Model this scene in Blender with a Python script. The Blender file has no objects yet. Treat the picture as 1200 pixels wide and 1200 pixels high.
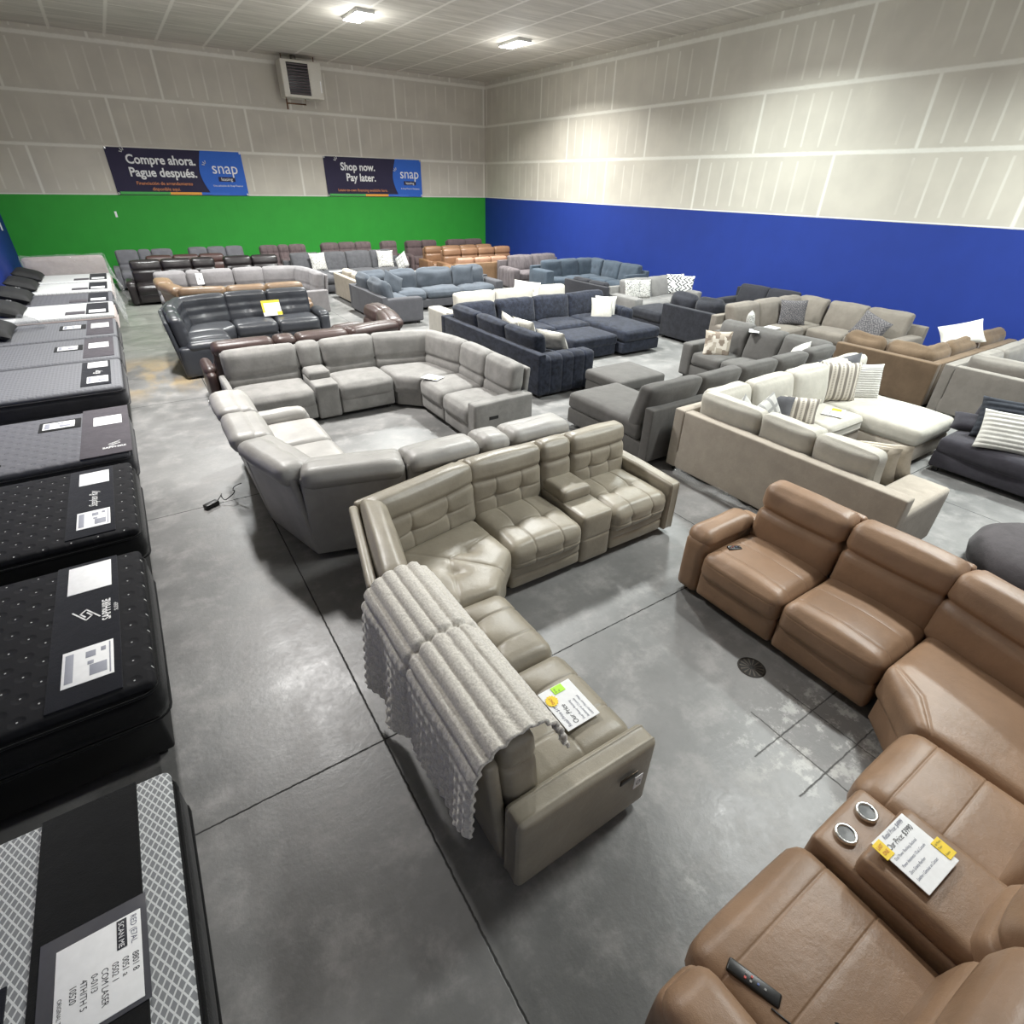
import bpy, math, random
from mathutils import Vector, Matrix, noise, Euler
random.seed(7)
SC = bpy.context.scene
COL = SC.collection
PI = math.pi
SC.view_settings.view_transform = 'Standard'
SC.view_settings.look = 'None'
SC.view_settings.exposure = 0.92
SC.view_settings.gamma = 1.04

# ------------------------------------------------------------------ materials
def lin(c):
    if isinstance(c, str):
        c = [int(c[i:i+2], 16)/255 for i in (0, 2, 4)]
    return tuple((x/12.92 if x <= .04045 else ((x+.055)/1.055)**2.4) for x in c)

class X:                      # tiny expression wrapper around shader math nodes
    def __init__(s, nt, sock): s.nt = nt; s.s = sock
    def _m(s, op, *a, clamp=False):
        n = s.nt.nodes.new('ShaderNodeMath'); n.operation = op; n.use_clamp = clamp
        for i, v in enumerate((s,)+a):
            if isinstance(v, X): s.nt.links.new(v.s, n.inputs[i])
            else: n.inputs[i].default_value = v
        return X(s.nt, n.outputs[0])
    def __add__(s, o): return s._m('ADD', o)
    def __sub__(s, o): return s._m('SUBTRACT', o)
    def __mul__(s, o): return s._m('MULTIPLY', o)
    def __truediv__(s, o): return s._m('DIVIDE', o)
    def frac(s): return s._m('FRACT')
    def floor(s): return s._m('FLOOR')
    def abs(s): return s._m('ABSOLUTE')
    def lt(s, o): return s._m('LESS_THAN', o)
    def gt(s, o): return s._m('GREATER_THAN', o)
    def max(s, o): return s._m('MAXIMUM', o)
    def min(s, o): return s._m('MINIMUM', o)
    def sin(s): return s._m('SINE')
    def mod(s, o): return s._m('FLOORED_MODULO', o)
    def ss(s, a, b):          # smoothstep
        n = s.nt.nodes.new('ShaderNodeMapRange'); n.interpolation_type = 'SMOOTHSTEP'
        s.nt.links.new(s.s, n.inputs[0]); n.inputs[1].default_value = a; n.inputs[2].default_value = b
        return X(s.nt, n.outputs[0])

def newmat(name):
    m = bpy.data.materials.new(name); m.use_nodes = True
    nt = m.node_tree
    return m, nt, nt.nodes['Principled BSDF']

def coords(nt, kind='Object'):
    if kind == 'World':
        return nt.nodes.new('ShaderNodeNewGeometry').outputs['Position']
    return nt.nodes.new('ShaderNodeTexCoord').outputs[kind]

def noiseX(nt, co, scale, detail=3, rough=.5, stretch=None):
    if stretch:
        mp = nt.nodes.new('ShaderNodeMapping'); mp.inputs['Scale'].default_value = stretch
        nt.links.new(co, mp.inputs[0]); co = mp.outputs[0]
    n = nt.nodes.new('ShaderNodeTexNoise'); n.inputs['Scale'].default_value = scale
    n.inputs['Detail'].default_value = detail; n.inputs['Roughness'].default_value = rough
    nt.links.new(co, n.inputs['Vector']); return X(nt, n.outputs[0])

def mixc(nt, fac, a, b):
    n = nt.nodes.new('ShaderNodeMix'); n.data_type = 'RGBA'
    if isinstance(fac, X): nt.links.new(fac.s, n.inputs['Factor'])
    else: n.inputs['Factor'].default_value = fac
    for key, v in ((6, a), (7, b)):
        if isinstance(v, tuple): n.inputs[key].default_value = (*v[:3], 1)
        else: nt.links.new(v, n.inputs[key])
    return n.outputs[2]

def bump(nt, bs, h, strength=.3, dist=.01):
    b = nt.nodes.new('ShaderNodeBump'); b.inputs['Strength'].default_value = strength
    b.inputs['Distance'].default_value = dist
    nt.links.new(h.s, b.inputs['Height']); nt.links.new(b.outputs[0], bs.inputs['Normal'])

_mc = {}
def plain(name, c, rough=.6, metal=0, spec=.5):
    if name in _mc: return _mc[name]
    m, nt, bs = newmat(name)
    co = coords(nt); n = noiseX(nt, co, 30, 2)
    c = lin(c); d = tuple(x*.9 for x in c)
    nt.links.new(mixc(nt, n, d, tuple(min(1, x*1.06) for x in c)), bs.inputs['Base Color'])
    bs.inputs['Roughness'].default_value = rough; bs.inputs['Metallic'].default_value = metal
    bs.inputs['Specular IOR Level'].default_value = spec
    _mc[name] = m; return m

def leather(name, c, rough=.42, var=.82):
    if name in _mc: return _mc[name]
    m, nt, bs = newmat(name); co = coords(nt)
    big = noiseX(nt, co, 3.2, 4, .6).ss(.3, .7); c = lin(c)
    nt.links.new(mixc(nt, big, tuple(x*var for x in c), tuple(x*1.05 for x in c)), bs.inputs['Base Color'])
    bs.inputs['Roughness'].default_value = rough
    bs.inputs['Specular IOR Level'].default_value = .45
    v = nt.nodes.new('ShaderNodeTexVoronoi'); v.inputs['Scale'].default_value = 260
    nt.links.new(co, v.inputs['Vector'])
    wr = noiseX(nt, co, 14, 5, .65)
    bump(nt, bs, X(nt, v.outputs[0])*.08 + wr*.9, .28, .012)
    _mc[name] = m; return m

def fabric(name, c, mottled=.85, scale=7, rough=.92, grain=170, stretch=None, bumps=.35):
    if name in _mc: return _mc[name]
    m, nt, bs = newmat(name); co = coords(nt)
    big = noiseX(nt, co, scale, 5, .65, stretch).ss(.32, .68)
    fine = noiseX(nt, co, grain, 2); c = lin(c)
    a = mixc(nt, big, tuple(x*mottled for x in c), tuple(min(1, x*1.08) for x in c))
    nt.links.new(mixc(nt, fine.ss(.35, .65)*.4, a, tuple(min(1, x*.86) for x in c)), bs.inputs['Base Color'])
    nt.nodes[-1].inputs['Factor']
    bs.inputs['Roughness'].default_value = rough
    bs.inputs['Specular IOR Level'].default_value = .15
    bs.inputs['Sheen Weight'].default_value = .1; bs.inputs['Sheen Roughness'].default_value = .5
    bump(nt, bs, fine*.5 + big*.6, bumps, .008)
    _mc[name] = m; return m

def pattern(name, kind, a, b, c3=None):
    """pillow patterns laid out on the pillow's own face (object X/Y)"""
    m, nt, bs = newmat(name); co = coords(nt)
    sp = nt.nodes.new('ShaderNodeSeparateXYZ'); nt.links.new(co, sp.inputs[0])
    x, y = X(nt, sp.outputs[0]), X(nt, sp.outputs[1])
    a, b = lin(a), lin(b)
    if kind == 'stripe':
        f = ((x*9).frac()-.5).abs().lt(.16); g = ((y*60).frac()).gt(.45)
        fac = f.max(g*((x*9+.5).frac()-.5).abs().lt(.12))
        fac = fac*.8
    elif kind == 'chevron':
        z = ((y*7).frac()-.5).abs()*.22
        fac = (((x+z)*9).frac()).gt(.62)
        fac = fac*noiseX(nt, co, 9, 0).gt(.42)
    elif kind == 'squiggle':
        n = noiseX(nt, co, 17, 0); fac = ((n*7).frac()-.5).abs().lt(.2)
    elif kind == 'damask':
        f = ((x*7).frac()-.5).abs()+((y*7).frac()-.5).abs()
        n = noiseX(nt, co, 45, 2); fac = ((f*3).frac().gt(.6)).max(n.gt(.55))*.75
    elif kind == 'patch':
        v = nt.nodes.new('ShaderNodeTexVoronoi'); v.inputs['Scale'].default_value = 11
        v.distance = 'CHEBYCHEV'; nt.links.new(co, v.inputs['Vector'])
        sc = nt.nodes.new('ShaderNodeSeparateColor'); nt.links.new(v.outputs['Color'], sc.inputs[0])
        fac = X(nt, sc.outputs[0]).gt(.5)*.9
        col = mixc(nt, fac, a, b)
        col = mixc(nt, X(nt, sc.outputs[1]).gt(.75), col, lin(c3))
        nt.links.new(col, bs.inputs['Base Color']); bs.inputs['Roughness'].default_value = .9; return m
    elif kind == 'plaid':
        fac = ((x*8).frac().gt(.7)).max((y*8).frac().gt(.7))*.6
    nt.links.new(mixc(nt, fac, a, b), bs.inputs['Base Color'])
    bs.inputs['Roughness'].default_value = .92
    bump(nt, bs, noiseX(nt, co, 120, 2), .3, .006)
    return m

# ------------------------------------------------------------------ mesh helpers
def meshobj(name, V, F, mat, parent=None, off=(0, 0, 0), smooth=True):
    me = bpy.data.meshes.new(name)
    ox, oy, oz = off
    me.from_pydata([(v[0]-ox, v[1]-oy, v[2]-oz) for v in V], [], F)
    me.validate()
    if smooth:
        me.polygons.foreach_set('use_smooth', [True]*len(me.polygons))
    o = bpy.data.objects.new(name, me); COL.objects.link(o)
    if mat: me.materials.append(mat)
    if parent: o.parent = parent
    return o

def tag(o, label, cat, group=None, kind=None):
    if label: o['label'] = label
    if cat: o['category'] = cat
    if group: o['group'] = group
    if kind: o['kind'] = kind
    return o

def thing(name, label, cat, loc, group=None, rot=None):
    o = bpy.data.objects.new(name, None); COL.objects.link(o)
    o.location = loc; o.empty_display_size = .2
    if rot: o.rotation_euler = rot
    return tag(o, label, cat, group)

def axis_samples(L, r, n, extra):
    h = L/2; r = min(r, h*.98)
    s = [-h, -h+.35*r, -h+r]
    inner = h-r
    for i in range(1, n): s.append(-inner+2*inner*i/n)
    s += [h-r, h-.35*r, h]
    for e in extra:
        if abs(e) < h: s.append(e)
    s = sorted(s); out = [s[0]]
    for v in s[1:]:
        if v-out[-1] > 1e-4: out.append(v)
        elif v == s[-1]: out[-1] = v
    return out

def sbox(w, d, h, r=.04, n=6, puff=(0, 0, 0), cr=(), tuft=(), wob=0, seed=0):
    """soft rounded box centred on the origin.
    cr: (axis, t, depth, width, faces)  groove across `axis` at normalised t on the named faces
    tuft: (face, a, b, depth, sigma)   dimple on a face, a/b normalised on the other two axes"""
    L = (w, d, h); r = min(r, min(L)*.48)
    ex = [[], [], []]
    for a, t, dep, wid, *_ in cr:
        c = t*L[a]/2; ex[a] += [c, c-wid, c+wid, c-2.4*wid, c+2.4*wid]
    for f, a, b, dep, sg in tuft:
        ax = 'xyz'.index(f[1]); o = [i for i in range(3) if i != ax]
        for k, t in zip(o, (a, b)):
            c = t*L[k]/2; ex[k] += [c, c-sg*.7, c+sg*.7]
    nn = n if isinstance(n, (tuple, list)) else [max(2, int(n*min(1, l/.5)+.5)) for l in L]
    S = [axis_samples(L[i], r, nn[i], ex[i]) for i in range(3)]
    idx = {}; V = []; F = []
    inn = [l/2-r for l in L]
    sd = Vector((seed*3.1, seed*1.7, seed*.9))
    def vert(p):
        k = (round(p[0], 5), round(p[1], 5), round(p[2], 5))
        if k in idx: return idx[k]
        q = [max(-inn[i], min(inn[i], p[i])) for i in range(3)]
        dv = Vector([p[i]-q[i] for i in range(3)])
        nv = dv.normalized() if dv.length > 1e-9 else Vector((0, 0, 1))
        P = Vector(q)+nv*r
        N = [p[i]/(L[i]/2) for i in range(3)]; N0 = N
        for i in range(3):
            if puff[i]:
                o = [j for j in range(3) if j != i]
                b = max(0, 1-N[o[0]]**2)*max(0, 1-N[o[1]]**2)
                P[i] += puff[i]*(1 if N[i] > 0 else -1)*abs(N[i])**1.5*b**.6
        for c in cr:
            a, t, dep, wid = c[:4]; fs = c[4] if len(c) > 4 else None
            g = math.exp(-((p[a]-t*L[a]/2)/wid)**2)
            if g < .01: continue
            if len(c) > 5 and not (c[5][1] <= N0[c[5][0]] <= c[5][2]): continue
            wt = 1
            if fs:
                wt = max(0, max(nv['xyz'.index(f[1])]*(1 if f[0] == '+' else -1) for f in fs))
            else:
                wt = 1-abs(nv[a])
            P -= nv*dep*g*wt
        for f, ta, tb, dep, sg in tuft:
            ax = 'xyz'.index(f[1]); s = 1 if f[0] == '+' else -1
            if nv[ax]*s < .3: continue
            o = [i for i in range(3) if i != ax]
            d2 = (p[o[0]]-ta*L[o[0]]/2)**2+(p[o[1]]-tb*L[o[1]]/2)**2
            P[ax] -= s*dep*(math.exp(-d2/sg**2)*.6+math.exp(-math.sqrt(d2)/(sg*1.6))*.5)
        if wob:
            P += nv*wob*noise.noise(P*4+sd)
        idx[k] = len(V); V.append(P); return idx[k]
    for ax in range(3):
        o = [i for i in range(3) if i != ax]
        A, B = S[o[0]], S[o[1]]
        for s in (-1, 1):
            for i in range(len(A)-1):
                for j in range(len(B)-1):
                    q = []
                    for ii, jj in ((i, j), (i+1, j), (i+1, j+1), (i, j+1)):
                        p = [0, 0, 0]; p[ax] = s*L[ax]/2; p[o[0]] = A[ii]; p[o[1]] = B[jj]
                        q.append(vert(p))
                    flip = (s < 0) ^ (ax == 1)
                    if len(set(q)) == 4: F.append(q[::-1] if flip else q)
    return V, F

def box_at(name, c, dims, mat, parent=None, off=(0, 0, 0), rotz=0, r=.01, n=2, rot=None, **kw):
    V, F = sbox(*dims, r=r, n=n, **kw)
    R = (Euler(rot).to_matrix() if rot else Matrix.Rotation(rotz, 3, 'Z')); c = Vector(c)
    return meshobj(name, [R@v+c for v in V], F, mat, parent, off)

def tube(name, pts, rad, mat, parent=None, off=(0, 0, 0), k=6, closed=False):
    pts = [Vector(p) for p in pts]; V = []; F = []
    n = len(pts)
    for i, p in enumerate(pts):
        a = pts[(i-1) % n] if (closed or i > 0) else p
        b = pts[(i+1) % n] if (closed or i < n-1) else p
        t = (b-a).normalized(); up = Vector((0, 0, 1)) if abs(t.z) < .9 else Vector((1, 0, 0))
        s = t.cross(up).normalized(); u = s.cross(t)
        for j in range(k):
            an = 2*PI*j/k; V.append(p+s*rad*math.cos(an)+u*rad*math.sin(an))
    m = n if closed else n-1
    for i in range(m):
        for j in range(k):
            a = i*k+j; b = i*k+(j+1) % k; c = ((i+1) % n)*k+(j+1) % k; d = ((i+1) % n)*k+j
            F.append([a, b, c, d])
    if not closed:
        F.append(list(range(k))[::-1]); F.append([(n-1)*k+j for j in range(k)])
    return meshobj(name, V, F, mat, parent, off)

def lathe(name, prof, c, mat, parent=None, off=(0, 0, 0), k=28, R=None):
    V = []; F = []; c = Vector(c)
    for (r, z) in prof:
        for j in range(k):
            a = 2*PI*j/k; v = Vector((r*math.cos(a), r*math.sin(a), z))
            V.append((R@v if R else v)+c)
    for i in range(len(prof)-1):
        for j in range(k):
            F.append([i*k+j, i*k+(j+1) % k, (i+1)*k+(j+1) % k, (i+1)*k+j])
    return meshobj(name, V, F, mat, parent, off)

def text(name, body, loc, size, mat, parent=None, R=None, align='LEFT', bold=0, shear=0, sx=1, spacing=1, off=(0, 0, 0)):
    cu = bpy.data.curves.new(name, 'FONT'); cu.body = body; cu.size = size; cu.align_x = align
    cu.offset = bold; cu.shear = shear; cu.resolution_u = 3; cu.space_character = spacing
    t = bpy.data.objects.new(name, cu); COL.objects.link(t)
    bpy.context.view_layer.update()
    dg = bpy.context.evaluated_depsgraph_get()
    me = bpy.data.meshes.new_from_object(t.evaluated_get(dg))
    bpy.data.objects.remove(t)
    R = R or Matrix.Identity(3); loc = Vector(loc)
    for v in me.vertices:
        co = Vector((v.co.x*sx, v.co.y, 0)); v.co = R@co+loc-Vector(off)
    me.materials.clear(); me.materials.append(mat)
    o = bpy.data.objects.new(name, me); COL.objects.link(o); o.parent = parent
    return o

# ------------------------------------------------------------------ camera
cam = bpy.data.cameras.new('camera'); co_ = bpy.data.objects.new('camera', cam); COL.objects.link(co_)
F_, PITCH, YAW, ROLL = 621.788, .5538, .5931, .0225
cam.sensor_width = 36; cam.lens = F_/1200*36; cam.clip_start = .05; cam.clip_end = 200
cp, sp_ = math.cos(PITCH), math.sin(PITCH)
fw = Vector((math.sin(YAW)*cp, math.cos(YAW)*cp, -sp_)); rt = Vector((math.cos(YAW), -math.sin(YAW), 0)); up = rt.cross(fw)
cr_, sr_ = math.cos(ROLL), math.sin(ROLL)
rt, up = rt*cr_+up*sr_, up*cr_-rt*sr_
M = Matrix((rt, up, -fw)).transposed().to_4x4(); M.translation = Vector((-13.4528, -22.5328, 2.9916))
co_.matrix_world = M; SC.camera = co_

# ------------------------------------------------------------------ room shell
XL, YF, H = -16.12, -27.0, 6.316
def wall_mat(name, axis, paint, seams, seam_step, band=2.47):
    m, nt, bs = newmat(name); co = coords(nt, 'World')
    sp = nt.nodes.new('ShaderNodeSeparateXYZ'); nt.links.new(co, sp.inputs[0])
    u = X(nt, sp.outputs[axis]); z = X(nt, sp.outputs[2])
    wav = noiseX(nt, co, 1.3, 3); w2 = noiseX(nt, co, 9, 3)
    jit = (w2-.5)*.03
    row = ((z-band)/1.22)
    ri = row.floor(); rf = row.frac()
    # horizontal taped seams
    dist = (rf-.5).abs()*-1+.5           # 0 at the seam
    hs = (dist*1.22+jit).ss(.055, .02)*z.gt(band+.3)
    top = (z*-1+H-.17+jit).abs().ss(.06, .02)
    # vertical taped joints, staggered between rows
    off = seams[0]+0.0
    odd = ri.mod(2.0)
    uu = (u-seams[0]+odd*(seams[0]-seams[1]))/seam_step
    vd = ((uu.frac()-.5).abs()*-1+.5)*seam_step
    vs = (vd+jit*.5).ss(.05, .015)
    # mud marks over the screws on each stud
    st = seam_step/9
    su = uu*9
    sd_ = ((su.frac()-.5).abs()*-1+.5)*st
    lenn = noiseX(nt, co, .9, 1)
    mark = (sd_+jit*.7).ss(.034, .012)*((rf-.5).abs()+(lenn-.5)*.12).lt(.40)*noiseX(nt, co, .55, 2).ss(.36, .62)
    mud = hs.max(top).max(vs).max(mark*.65)*(w2*.5+.55)
    base = mixc(nt, wav.ss(.3, .7), lin('b5afa4'), lin('bfb9ad'))
    dry = mixc(nt, mud, base, lin('dad7ce'))
    strip = z.ss(band+.005, band+.012)*(z-band-.03).lt(0)
    dry = mixc(nt, strip, dry, lin('d8d8d4'))
    pn = noiseX(nt, co, 2.2, 3)
    p = lin(paint)
    pc = mixc(nt, pn, tuple(x*.88 for x in p), tuple(x*1.08 for x in p))
    nt.links.new(mixc(nt, (z+(w2-.5)*.008).gt(band), pc, dry), bs.inputs['Base Color'])
    bs.inputs['Roughness'].default_value = .62
    bs.inputs['Specular IOR Level'].default_value = .3
    bump(nt, bs, mud+noiseX(nt, co, 60, 2)*.1, .2, .01)
    return m

def quad(name, pts, mat):
    o = meshobj(name, pts, [[0, 1, 2, 3]], mat, smooth=False); o['kind'] = 'structure'; return o
T = .12
def slab(name, a, b, mat):
    V = [(x, y, z) for x in (a[0], b[0]) for y in (a[1], b[1]) for z in (a[2], b[2])]
    F = [[0, 1, 3, 2], [4, 6, 7, 5], [0, 4, 5, 1], [2, 3, 7, 6], [0, 2, 6, 4], [1, 5, 7, 3]]
    o = meshobj(name, V, F, mat, smooth=False); o['kind'] = 'structure'; return o
mg = wall_mat('drywall_over_green_paint', 0, '2c9231', (-7.5, -7.17-1.9+.1), 3.72)
mb = wall_mat('drywall_over_blue_paint', 1, '1a3180', (-7.46, -5.40), 3.66)
slab('wall_back', (XL-T, 0, 0), (T, T, H), mg)
slab('wall_right', (0, YF, 0), (T, T*0, H), mb)
slab('wall_left', (XL-T, YF, 0), (XL, 0, H), mb)

# floor ----------------------------------------------------------
m, nt, bs = newmat('polished_concrete'); co = coords(nt, 'World')
sp = nt.nodes.new('ShaderNodeSeparateXYZ'); nt.links.new(co, sp.inputs[0])
x, y = X(nt, sp.outputs[0]), X(nt, sp.outputs[1])
jit = (noiseX(nt, co, 25, 3)-.5)*.012
n1 = noiseX(nt, co, .8, 5, .62); n2 = noiseX(nt, co, 3.5, 6, .68); n3 = noiseX(nt, co, 22, 4, .7); n4 = noiseX(nt, co, .33, 3)
c0 = mixc(nt, n1.ss(.3, .7), lin('5f5f5e'), lin('7c7b7a'))
c0 = mixc(nt, n2.ss(.45, .72)*.6, c0, lin('959290'))
c0 = mixc(nt, n3.ss(.5, .8)*.3, c0, lin('5d5b59'))
# greenish cast areas and a tan water stain in the aisle
gr = ((x+13.4).abs()).ss(1.6, .3)*((y+7.2).abs()).ss(4.2, 1.5)
c0 = mixc(nt, gr*.35, c0, lin('6f7866'))
st = ((x+13.5).abs()).ss(1.2, .3)*((y+11.4).abs()).ss(1.6, .4)*noiseX(nt, co, 1.6, 4, .6, (1, .45, 1)).ss(.42, .6)
c0 = mixc(nt, st*.75, c0, lin('a8926c'))
# white mineral bloom near the tan sofa
bl = ((x+10.6).abs()).ss(.75, .2)*((y+21.85).abs()).ss(.55, .1)*noiseX(nt, co, 7, 6, .75).ss(.5, .62)
bl2 = ((x+11.9-(y+22)*.0+(y*0)).abs()).ss(.12, .03)*((y+22.1).abs()).ss(.35, .1)*noiseX(nt, co, 9, 5, .7).ss(.45, .65)*.5
c0 = mixc(nt, bl.max(bl2)*.75, c0, lin('bcbcb8'))
def joint(v, at, w):
    return ((v-at)+jit).abs().ss(w, w*.35)
lines = joint(x, -12.93, .008)
for a in (-9.26, -6.40, -2.9): lines = lines.max(joint(x, a, .007))
for a in (-20.38, -16.72, -13.04, -9.4, -5.7, -1.9): lines = lines.max(joint(y, a, .0075))
# small saw cuts by the drain
cut = joint(y, -21.72, .006).max(joint(y, -22.02, .006)).max(joint(x, -10.42, .006)).max(joint(x, -10.78, .006))
cut = cut*((x+10.5).abs().lt(.55))*((y+21.9).abs().lt(.4))
lines = lines.max(cut*.7)
nt.links.new(mixc(nt, lines, c0, lin('1d1c1b')), bs.inputs['Base Color'])
nt.links.new((n2*.36+n3*.12+n1*.10+.10+lines*.4).s, bs.inputs['Roughness'])
bs.inputs['Specular IOR Level'].default_value = .5
bump(nt, bs, n3*.6+n2*.5-lines*1.5, .30, .007)
slab('floor', (XL-T, YF-T, -.1), (T, T, 0), m)

# ceiling ---------------------------------------------------------
m, nt, bs = newmat('ceiling_board'); co = coords(nt, 'World')
sp = nt.nodes.new('ShaderNodeSeparateXYZ'); nt.links.new(co, sp.inputs[0])
x, y = X(nt, sp.outputs[0]), X(nt, sp.outputs[1])
lane = (x+11.02)/1.24
ld = ((lane.frac()-.5).abs()*-1+.5)*1.24
jj = (noiseX(nt, co, 8, 3)-.5)*.03
ls = (ld+jj).ss(.055, .02)
li = lane.floor()
cy = (y+li*1.22)/2.44
cd = ((cy.frac()-.5).abs()*-1+.5)*2.44
cs = (cd+jj).ss(.045, .015)
fy = ((y/.406).frac()-.5).abs()
fine = fy.ss(.44, .5)*noiseX(nt, co, 1.5, 3).ss(.4, .6)*.35
base = mixc(nt, noiseX(nt, co, 2, 4, .6, (.4, 3, 1)).ss(.3, .7), lin('bbb5ab'), lin('d0cac0'))
base = mixc(nt, noiseX(nt, co, 12, 4, .7, (.25, 5, 1)).ss(.5, .8)*.5, base, lin('9d978d'))
nt.links.new(mixc(nt, (ls.max(cs*.8)).max(fine), base, lin('e2ddd4')), bs.inputs['Base Color'])
bs.inputs['Roughness'].default_value = .8
slab('ceiling', (XL-T, YF-T, H), (T, T, H+.1), m)

# ------------------------------------------------------------------ sofas
class Frame:
    def __init__(s, P, h):
        s.P = Vector((P[0], P[1], 0)); a = math.radians(h)
        s.ex = Vector((math.cos(a), math.sin(a), 0)); s.ey = Vector((-math.sin(a), math.cos(a), 0)); s.h = h
    def __call__(s, v): return s.P+s.ex*v[0]+s.ey*v[1]+Vector((0, 0, v[2]))

NEAR, MID, FAR = 12, 6, 3
class Sofa:
    def __init__(s, name, label, st, start, h, mods, cat='sofa', group=None):
        s.st = dict(D=.9, H=.97, seat=.48, tilt=.13, lod=MID, kind='R', arm='pad', armh=.6, back='plain', seatstyle='plain', bt=.2)
        s.st.update(st); s.mods = mods
        fx = Frame(start, h)
        s.root = thing(name, label, cat, (start[0], start[1], 0), group)
        s.off = (start[0], start[1], 0); s.cnt = 0
        s.P = fx.P.copy(); s.h = h
        s.runstart = None; s.runlen = 0; s.first = True
        for i, md in enumerate(mods): s.module(md, i)
        s.flush()
    def put(s, name, fr, c, dims, mat=None, tilt=0, z0=0, parent=None, warp=None, rz=0, **kw):
        s.cnt += 1
        kw.setdefault('n', s.st['lod'])
        V, F = sbox(*dims, seed=s.cnt, **kw)
        out = []
        cr, sr = math.cos(rz), math.sin(rz)
        for v in V:
            vx, vy = v.x*cr-v.y*sr, v.x*sr+v.y*cr
            p = Vector((vx+c[0], vy+c[1], v.z+c[2]))
            if tilt: p.y -= tilt*(p.z-z0)
            if warp: p = warp(v, p)
            out.append(fr(p) if fr else p)
        return meshobj(name, out, F, mat or s.st['mat'], parent or s.root, s.off)
    def fr(s): return Frame(s.P, s.h)
    def advance(s, w):
        s.P = s.P+s.fr().ex*w; s.runlen += w
    def flush(s):
        st = s.st
        if s.runstart is None or s.runlen < .05: s.runstart = None; s.runlen = 0; return
        f = s.runstart; L = s.runlen; D = st['D']
        if st['kind'] == 'R':
            s.put('base', f, (L/2, D*.5-.0, .15), (L-.02, D-.16, .20), st.get('basemat'), r=.02, n=2)
            for q in (.08, L-.08):
                for yy in (.12, D-.14):
                    s.put('leg', f, (q, yy, .035), (.05, .05, .07), M_leg, r=.008, n=1)
        else:
            hb = st.get('hb', .72); t = st.get('ft', .14)
            s.put('back_frame', f, (L/2, t/2, hb/2+.03), (L, t, hb-.06), st.get('framemat'), r=.02, n=4)
            s.put('base', f, (L/2, D*.5+.05, .17), (L-.01, D-.12, .2), st.get('framemat'), r=.02, n=2)
            for q in (.08, L-.08):
                for yy in (.1, D-.1):
                    s.put('leg', f, (q, yy, .04), (.06, .06, .08), M_leg, r=.008, n=1)
        s.runstart = None; s.runlen = 0
    def begin(s):
        if s.runstart is None: s.runstart = s.fr(); s.runlen = 0
    # ---- pieces
    def back(s, f, x0, w, narrow=False, nm='back_cushion'):
        st = s.st; z0 = .42; Hh = st['H']; h = Hh-z0; tl = st['tilt']; b = st['back']; L = st['lod']
        if st['kind'] == 'R':
            y0 = .12
            s.put('back_panel', f, (x0+w/2, .06, (Hh-.08)/2+.05), (w-.006, .07, Hh-.12), st.get('panelmat'), tilt=tl, z0=.1, r=.03, n=max(2, L//2))
            cr = []; tf = []
            if b == 'tuft':
                cr = [(2, .38, .022, .02, ('+y', '+x', '-x'))]
                if not narrow:
                    cr += [(0, -.36, .009, .007, ('+y',), (2, -1, .38)), (0, .36, .009, .007, ('+y',), (2, -1, .38)), (2, -.25, .009, .008, ('+y',), (0, -.85, .85))]
                    tf = [('+y', -.36, -.25, .03, .045), ('+y', .36, -.25, .03, .045)]
            elif b == 'split': cr = [(2, .22, .035, .028, ('+y', '+x', '-x'))]
            elif b == 'two': cr = [(2, -.28, .03, .03, ('+y', '+x', '-x'))]
            elif b == 'three': cr = [(2, .1, .03, .03, ('+y',)), (2, -.4, .035, .035, ('+y',))]
            elif b == 'multi': cr = [(2, .3, .03, .03, ('+y',)), (0, -.35, .02, .02, ('+y',)), (0, .35, .02, .02, ('+y',))]
            if b == 'dimple':
                tf = [('+y', -.0, .35, .04, .10), ('+y', -.0, -.15, .04, .10)]
                cr = [(2, .35, .018, .05, ('+y',)), (2, -.15, .018, .05, ('+y',))]
            s.put(nm, f, (x0+w/2, y0+st['bt']/2, z0+h/2), (w-.012, st['bt'], h), tilt=tl, z0=.1, r=.042 if b == 'tuft' else .06,
                  puff=(.004, .03, .02), cr=cr, tuft=tf, wob=.006)
            if st.get('roll'):
                s.put('headrest', f, (x0+w/2, .12, Hh-.075), (w-.008, .30, .19), tilt=tl, z0=.1, r=.09, puff=(0, .01, .012), wob=.01)
        else:
            hc = st.get('hc', .5); zb = .44; t = .2; lean = st.get('lean', .28)
            j = random.uniform(-.02, .02)
            s.put(nm, f, (x0+w/2, .22+st.get('ft', .14)*.5+.04, zb+hc/2), (w-.01, t, hc), st.get('cushmat'), tilt=lean, z0=zb, r=.09 if st.get('plump') else .055,
                  puff=(.03, .08, .045) if st.get('plump') else (.0, .045, .015), wob=.035 if st.get('plump') else .016, rz=j, cr=[(1, .62, -.006, .007), (1, -.62, -.006, .007)] if st.get('welt') else (),
                  tuft=[('+y', -.3, 0, .03, .05), ('+y', .3, 0, .03, .05)] if b == 'button' else ())
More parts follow.
